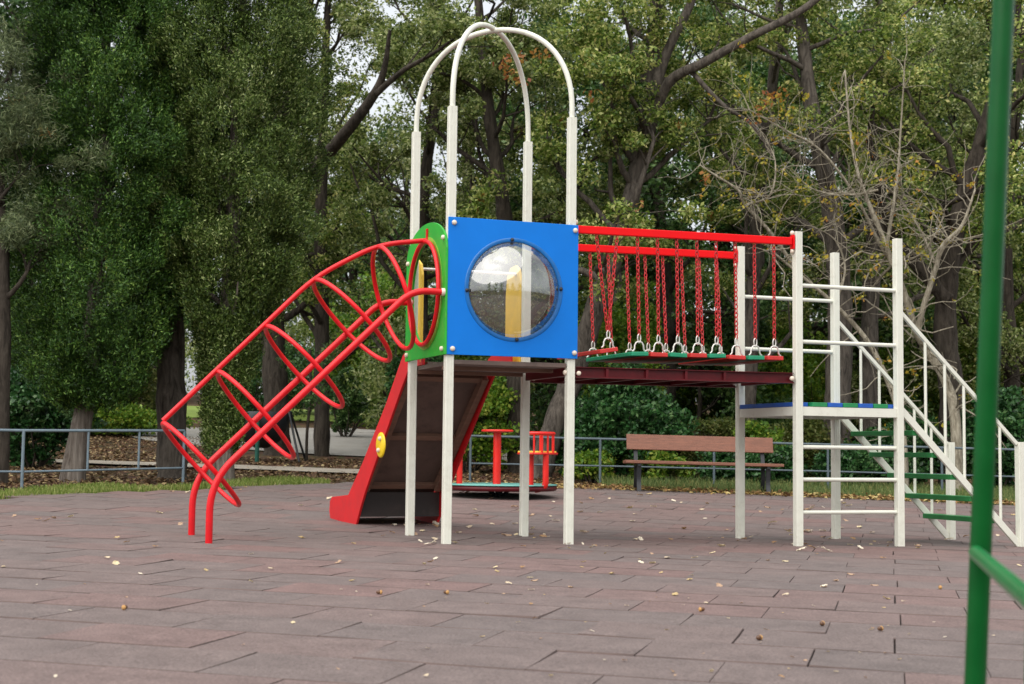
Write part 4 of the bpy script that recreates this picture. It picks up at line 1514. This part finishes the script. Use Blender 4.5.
for px, y, k, sc in ((-9.0, -17.0, 0, 0.95), (-2.5, -20.0, 1, 1.0), (4.0, -18.0, 2, 0.9), (10.5, -19.0, 0, 1.0), (-15.0, -14.0, 2, 1.0), (17.0, -15.0, 1, 1.0)):
    o = copy_tree(kinds[k])
    o.location = (px, y, gz(px, y) - 0.1)
    o.rotation_euler = (0, 0, rng2.uniform(0, 6.28))
    o.scale = (sc, sc, sc * 0.85)
    o['label'] = 'tree on the near side of the playground, only mirrored in the bubble window'
    o['group'] = 'trees on the near side'

# far wood as one mass
cen, rd = [], []
rw = np.random.default_rng(5)
for k in range(420):
    a = rw.uniform(-0.55, 0.55)
    Y = rw.uniform(62, 80)
    x = Y * a
    t = rw.random() ** 0.8
    cen.append((x, Y, gz(x, Y) + 0.6 + t * 9))
    rd.append(rw.uniform(1.0, 2.0))
pts = blob_points(np.array(cen), np.array(rd), 130, rw)
quads_obj('far_woodland', leaf_quads(pts, rw, (0.3, 0.55), 0.6), LF_DEEP, kind='stuff', label='dim green wood beyond the park', cat='woodland')

# --- bushes
bush('dark_shrub', (across(628, 24.4), 24.4), (0.95, 0.7), 1.75, 71, 'large glossy dark green shrub left of the bench, behind the fence', LF_BUSH, n=330, per=75, size=(0.06, 0.11), group='shrubs behind the fence')
bush('dark_shrub', (across(583, 25.2), 25.2), (0.6, 0.5), 1.3, 72, 'dark green shrub at the foot of the leaning tree', LF_BUSH, n=170, per=70, size=(0.06, 0.11), group='shrubs behind the fence')
bush('clipped_hedge', (across(700, 25.8), 25.8), (0.9, 0.35), 0.88, 73, 'clipped olive hedge above the bench backrest', LF_HEDGE, n=330, per=60, size=(0.04, 0.08), cat='hedge', boxy=True, group='shrubs behind the fence')
bush('lime_shrub', (across(757, 25.2), 25.2), (0.45, 0.4), 0.95, 74, 'yellow green shrub behind the right end of the bench', LF_LIME, n=110, per=60, group='shrubs behind the fence')
bush('hedge_shrub', (across(800, 26.2), 26.2), (1.0, 0.5), 1.0, 75, 'olive green shrub behind the ladder rungs', LF_HEDGE, n=230, per=60, group='shrubs behind the fence')
bush('green_shrub', (across(905, 25.6), 25.6), (0.8, 0.5), 1.1, 76, 'green shrub behind the stair steps', LF_BUSH, n=200, per=70, group='shrubs behind the fence')
bush('green_shrub', (across(1000, 24.2), 24.2), (0.75, 0.6), 1.55, 77, 'tall leafy green shrub at the right edge behind the stair foot', LF_BUSH, n=300, per=75, size=(0.06, 0.11), group='shrubs behind the fence')
bush('lime_shrub', (across(655, 24.1), 24.1), (0.55, 0.35), 0.5, 78, 'low yellow green shrub under the bench, behind the fence', LF_LIME, n=90, per=60, group='shrubs behind the fence')
bush('green_shrub', (across(860, 24.4), 24.4), (0.9, 0.4), 0.55, 79, 'low grassy green shrub under the stair platform', LF_BUSH, n=150, per=60, group='shrubs behind the fence')
bush('green_shrub', (across(750, 24.2), 24.2), (0.8, 0.4), 0.55, 80, 'low green shrub behind the right bench leg', LF_BUSH, n=140, per=60, group='shrubs behind the fence')
bush('lime_shrub', (across(590, 24.0), 24.0), (0.4, 0.3), 0.42, 81, 'low pale green plants right of the roundabout', LF_LIME, n=60, per=50, group='shrubs behind the fence')
bush('lime_shrub', (across(622, 27.8), 27.8), (1.0, 0.7), 3.3, 82, 'tall yellowing shrub seen behind the chains of the bridge', LF_LIME, n=280, per=55, size=(0.06, 0.12), group='shrubs behind the fence')
bush('young_tree', (across(372, 43.5), 43.5), (1.7, 1.2), 4.2, 83, 'bright green young tree left of the slide', LF_LIME, n=420, per=55, size=(0.09, 0.16), cat='young tree')
bush('conical_shrub', (across(346, 38), 38), (0.5, 0.45), 1.7, 84, 'dark conical shrub at the edge of the gravel', LF_DEEP, n=120, per=80, size=(0.05, 0.1))
bush('green_shrub', (across(262, 45.5), 45.5), (2.2, 1.0), 2.6, 85, 'bright green bush behind the black tub', LF_BUSH, n=260, per=60, size=(0.07, 0.13))
bush('green_shrub', (across(428, 29), 29), (0.8, 0.7), 2.2, 86, 'green bush half hidden by the slide', LF_BUSH, n=240, per=60, size=(0.07, 0.12))
bush('green_shrub', (across(470, 26.5), 26.5), (0.9, 0.7), 1.7, 87, 'green bush between the slide and the roundabout post', LF_LIME, n=230, per=60, size=(0.06, 0.11))
bush('lime_shrub', (across(118, 36), 36), (1.6, 0.5), 0.6, 96, 'strip of low bright yellow green plants in the gap left of the dark trunk', LF_LIME, n=240, per=60, size=(0.06, 0.12))
bush('clipped_hedge', (across(110, 38), 38), (1.1, 0.5), 1.45, 88, 'clipped hedge in the bright gap left of the dark trunk', LF_HEDGE, n=360, per=60, size=(0.07, 0.12), cat='hedge', boxy=True)
bush('green_shrub', (across(-5, 26), 26), (1.0, 0.7), 1.9, 89, 'dark bush at the left edge behind the fence', LF_BUSH, n=220, per=60, size=(0.06, 0.12))
bush('green_shrub', (across(35, 24), 24), (0.8, 0.6), 1.5, 90, 'dark bush left of the pale cypress trunk', LF_BUSH, n=200, per=60, size=(0.06, 0.12))
bush('green_shrub', (across(20, 44), 44), (2.4, 1.2), 3.4, 95, 'bright green bush far behind the left fence', LF_LIME, n=300, per=60, size=(0.1, 0.18))

for i_, (px, Y, rx, h, mt, lb) in enumerate(((790, 33, 1.3, 3.0, LF_LIME, 'bright bush between the grey trunks behind the stair platform'), (895, 34, 1.2, 2.6, LF_LIME, 'bright bush behind the stair handrail'),
                                             (1000, 32, 1.6, 4.2, LF_OAK, 'big leafy bush at the right edge beyond the stairs'), (715, 36, 1.4, 2.6, LF_LIME, 'bright bush deep behind the bench'), (560, 38, 1.5, 2.6, LF_LIME, 'bright bush seen beside the leaning trunk'), (480, 36, 1.3, 2.8, LF_LIME, 'bright bush far behind the slide edge'))):
    bush('woodland_bush', (across(px, Y), Y), (rx, 0.9), h, 120 + i_, lb, mt, n=260, per=60, size=(0.07, 0.13), group='bushes among the trees')
# thin sapling beside the gravel
wood = MB()
b = gnd(307, 28.5)
sp_ = thing('sapling', b, 'thin dark sapling at the edge of the gravel', 'young tree')
rs_ = np.random.default_rng(4)
wood.tube(smooth_path([b - Z * 0.1, b + Z * 0.6, b + V((0.05, 0, 1.3)), b + V((0.02, 0, 2.2))], 5), 0.03, 7)
tips = []
for k in range(10):
    q, _ = limb(wood, b + Z * (0.9 + 0.12 * k), V((math.cos(k * 2.4), math.sin(k * 2.4), 0.6)), 0.6, 0.012, rs_, 4)
    tips += [q[-1], q[-2]]
obj('trunk', wood, BARK_DARK, sp_)
quads_obj('crown', leaf_quads(blob_points(np.array([tuple(q) for q in tips]), np.full(len(tips), 0.2), 35, rs_), rs_, (0.06, 0.1)), LF_DEEP, sp_)

# --- grass and litter
rg = np.random.default_rng(9)


def scatter(n, pxr, Yr, rng, cond=None):
    out = []
    while len(out) < n:
        px, Y = rng.uniform(*pxr), rng.uniform(*Yr)
        x = across(px, Y)
        if cond and not cond(x, Y):
            continue
        out.append((x, Y, gz(x, Y) - 0.055))
    return np.array(out)


def grass(name, P, h, mat, rng, label):
    n = len(P)
    a = rng.random(n) * 6.28
    s = np.stack([np.cos(a), np.sin(a), np.zeros(n)], 1)
    hh = rng.uniform(h[0], h[1], (n, 1))
    ln = rng.normal(size=(n, 3)) * np.array([0.35, 0.35, 0]) * hh
    w = rng.uniform(0.004, 0.009, (n, 1))
    up = np.array([[0, 0, 1.0]]) * hh
    q = np.stack([P - s * w, P + s * w, P + ln + up + s * w * 0.3, P + ln + up - s * w * 0.3], 1)
    return quads_obj(name, q, mat, kind='stuff', label=label, cat='grass')


near_edge = lambda x, y: edge_y(x) - 0.1 < y < edge_y(x) + 1.9
P = scatter(15000, (-60, 330), (15.5, 23.5), rg, lambda x, y: near_edge(x, y) and (y - edge_y(x)) < 1.3 + 0.7 * math.sin(x * 3.1))
grass('grass', P, (0.04, 0.11), LF_GRASS, rg, 'strip of short grass along the left edge of the rubber tiles')
P = scatter(20000, (600, 1100), (20, 24.5), rg, lambda x, y: edge_y(x) + 0.45 + 0.3 * math.sin(x * 5.0) + 0.3 * math.sin(x * 1.7) < y)
grass('grass', P, (0.05, 0.17), LF_GRASSD, rg, 'rough grass behind the bench and the fence')


def litter(n, pxr, Yr, rng, size, label, cond=None, mat=LF_LITTER, dz=0.0):
    P = scatter(n, pxr, Yr, rng, cond)
    P[:, 2] += rng.uniform(0.005, 0.03, n) + dz
    q = leaf_quads(P, rng, size, 0.6, 3.0)
    return quads_obj('leaf_litter', q, mat, kind='stuff', label=label, cat='fallen leaves')


litter(15000, (-80, 480), (19, 36), rg, (0.05, 0.1), 'brown leaf litter under the left trees', lambda x, y: y > edge_y(x) + 0.9 and not (24.6 < y < 26.8 and rg.random() < 0.8) and not (y > 29.8 and across(215, y) < x))
litter(3600, (430, 1080), (19, 24), rg, (0.045, 0.09), 'yellow brown leaf litter along the right edge of the tiles', lambda x, y: edge_y(x) - 0.15 - abs(rg.normal()) * 0.12 < y < edge_y(x) + 0.15 + abs(rg.normal()) * 0.45, LF_LITTERY, 0.055)
litter(9000, (430, 1100), (22, 34), rg, (0.05, 0.1), 'brown leaf litter under the right trees', lambda x, y: y > edge_y(x) + 0.8)

# --- single leaves on the rubber
LEAFM = foliage('dry_leaf', [(0.32, 0.20, 0.10), (0.48, 0.34, 0.20), (0.60, 0.48, 0.32), (0.68, 0.60, 0.46)], 0.6, 0.15, 0.3, 0.0)
leaf_me = []
for k in range(6):
    rl = np.random.default_rng(200 + k)
    n_ = 9
    L_, w_ = 0.055, 0.015 + 0.008 * rl.random()
    vs, fs = [], []
    for i in range(n_ + 1):
        t = i / n_
        ww = w_ * math.sin(math.pi * min(1, t * 1.02)) ** 0.7 * (1 + 0.25 * math.sin(t * 18))
        zc = 0.004 + 0.005 * math.sin(t * 2.6 + k)
        vs += [(t * L_ - L_ / 2, -ww, zc + 0.006), (t * L_ - L_ / 2, 0, zc), (t * L_ - L_ / 2, ww, zc + 0.008 * rl.random())]
    for i in range(n_):
        fs += [(3 * i, 3 * i + 1, 3 * i + 4, 3 * i + 3), (3 * i + 1, 3 * i + 2, 3 * i + 5, 3 * i + 4)]
    me = bpy.data.meshes.new('fallen_leaf')
    me.from_pydata(vs, [], fs)
    me.materials.append(foliage('dry_leaf_tone', [[(0.55, 0.43, 0.28), (0.62, 0.52, 0.38)], [(0.30, 0.17, 0.08), (0.4, 0.25, 0.13)], [(0.66, 0.58, 0.45), (0.7, 0.62, 0.5)], [(0.45, 0.33, 0.16), (0.5, 0.38, 0.2)], [(0.38, 0.26, 0.17), (0.45, 0.3, 0.2)], [(0.60, 0.50, 0.30), (0.66, 0.55, 0.36)]][k], 0.6, 0.15, 0.3, 0.0))
    leaf_me.append(me)
rl = np.random.default_rng(31)
n_l = 0
while n_l < 245:
    py = 488 + 190 * rl.random() ** 5.5
    px = rl.uniform(0, 1024) if rl.random() < 0.55 else rl.uniform(420, 900)
    ry = py - 450.7 - 0.0115 * (px - 512)
    Y = 0.76 * F_PX / max(ry, 5)
    for _ in range(6):
        x = across(px, Y, py)
        Y = (CAM_H - gz(x, Y)) * F_PX / ry
    if Y > 21.5 or Y > edge_y(x) - 0.1:
        continue
    o = bpy.data.objects.new('fallen_leaf', leaf_me[int(rl.integers(6))])
    COL.objects.link(o)
    o.location = (x, Y, gz(x, Y))
    o.rotation_euler = (rl.normal() * 0.15, rl.normal() * 0.15, rl.uniform(0, 6.28))
    s = rl.uniform(0.6, 1.25) * (0.36 if Y < 8 else 0.85 if Y < 12 else 1.5)
    o.scale = (s, s, s)
    o['label'] = 'small pale dry leaf lying on the rubber tiles'
    o['category'] = 'leaf'
    o['group'] = 'dry leaves scattered on the rubber tiles'
    n_l += 1
DR = [(tp(0, 0), 5), (tp(TS, 0), 5), (tp(TS, TS), 4), (tp(0, TS), 4), (qp(0, 0), 7), (qp(QS, 0), 7), (qp(QS, QS), 6), (qp(0, QS), 6), (sp(0, 1.5), 9)]
for q, k_ in DR:
    for _ in range(k_):
        x, y = q.x + rl.normal() * 0.16, q.y + rl.normal() * 0.16
        o = bpy.data.objects.new('fallen_leaf', leaf_me[int(rl.integers(6))])
        COL.objects.link(o)
        o.location = (x, y, gz(x, y))
        o.rotation_euler = (rl.normal() * 0.2, rl.normal() * 0.2, rl.uniform(0, 6.28))
        s = rl.uniform(0.5, 1.3)
        o.scale = (s, s, s)
        o['label'] = 'small pale dry leaf lying on the rubber tiles'
        o['category'] = 'leaf'
        o['group'] = 'dry leaves scattered on the rubber tiles'
# acorns
AC, CUP = paint('acorn', (0.10, 0.045, 0.02), 0.4, 0.3, 40), paint('acorn_cup', (0.45, 0.25, 0.09), 0.8, 0.3, 60)
for px, py in ((125, 607), (379, 592), (446, 592), (702, 609), (822, 623), (759, 637), (880, 628), (940, 587)):
    ry = py - 450.7 - 0.0115 * (px - 512)
    Y = 0.76 * F_PX / ry
    for _ in range(6):
        x = across(px, Y, py)
        Y = (CAM_H - gz(x, Y)) * F_PX / ry
    a = rl.uniform(0, 6.28)
    d = V((math.cos(a), math.sin(a), 0))
    z = gz(x, Y) + 0.009
    o = thing('acorn', (x, Y, z - 0.009), 'small dark acorn lying on the rubber tiles', 'acorn', 'acorns on the rubber tiles')
    obj('nut', MB().ball((x, Y, z), 0.0105, (d, V((-d.y, d.x, 0)), Z), 10, 6, (1.5, 1, 1)), AC, o)
    obj('cup', MB().ball(V((x, Y, z)) + d * 0.010, 0.0115, (d, V((-d.y, d.x, 0)), Z), 10, 6, (0.7, 1, 1)), CUP, o)

# ================================================================== LIGHT, SKY, CAMERA
w = bpy.data.worlds.new('World')
SC.world = w
w.use_nodes = True
n, l = w.node_tree.nodes, w.node_tree.links
sky = n.new('ShaderNodeTexSky')
sky.sky_type = 'NISHITA'
sky.sun_disc = False
SUN_EL, SUN_ROT = R(58), R(212)
sky.sun_elevation = SUN_EL
sky.sun_rotation = SUN_ROT
sky.air_density = 1.0
sky.dust_density = 5.0
hsv = n.new('ShaderNodeHueSaturation')
hsv.inputs['Saturation'].default_value = 0.35
l.new(sky.outputs[0], hsv.inputs['Color'])
bg = n['Background']
# thin bright overcast, uneven, over most of the sky
tcw = n.new('ShaderNodeTexCoord')
cl_ = n.new('ShaderNodeTexNoise')
cl_.inputs['Scale'].default_value = 2.2
cl_.inputs['Detail'].default_value = 7
l.new(tcw.outputs['Generated'], cl_.inputs['Vector'])
cm = n.new('ShaderNodeMapRange')
cm.inputs['From Min'].default_value = 0.35
cm.inputs['From Max'].default_value = 0.65
cm.inputs['To Min'].default_value = 0.35
cm.inputs['To Max'].default_value = 0.95
l.new(cl_.outputs['Fac'], cm.inputs['Value'])
cx = n.new('ShaderNodeMix')
cx.data_type = 'RGBA'
l.new(cm.outputs['Result'], cx.inputs[0])
l.new(hsv.outputs[0], cx.inputs[6])
cx.inputs[7].default_value = (5.6, 5.8, 6.0, 1)
l.new(cx.outputs[2], bg.inputs['Color'])
bg.inputs['Strength'].default_value = 0.15

sd = bpy.data.lights.new('sun', 'SUN')
sd.energy = 2.7
sd.angle = R(95)
sd.color = (1.0, 0.96, 0.9)
so = bpy.data.objects.new('sun', sd)
COL.objects.link(so)
# direction towards the sun, same as the sky's
dv = V((math.sin(SUN_ROT) * math.cos(SUN_EL), math.cos(SUN_ROT) * math.cos(SUN_EL), math.sin(SUN_EL)))
so.rotation_euler = dv.to_track_quat('Z', 'Y').to_euler()
so.location = (0, 0, 30)

cd = bpy.data.cameras.new('camera')
cam = bpy.data.objects.new('camera', cd)
COL.objects.link(cam)
cam.matrix_world = Matrix.Translation((0, 0, CAM_H)) @ Matrix.Rotation(R(90) + PITCH, 4, 'X') @ Matrix.Rotation(ROLL, 4, 'Z')
cd.sensor_width = 36
cd.lens = F_PX * 36 / 1024
cd.clip_start = 0.05
cd.clip_end = 600
cd.dof.use_dof = True
cd.dof.focus_distance = 12.2
cd.dof.aperture_fstop = 4.5
SC.camera = cam
SC.view_settings.view_transform = 'Standard'
SC.view_settings.look = 'None'
SC.view_settings.exposure = 0.45
SC.view_settings.gamma = 1
SC.view_settings.use_curve_mapping = False
SC.render.engine = 'CYCLES'
SC.cycles.max_bounces = 6
SC.cycles.diffuse_bounces = 3
SC.cycles.transparent_max_bounces = 6
SC.cycles.use_denoising = True
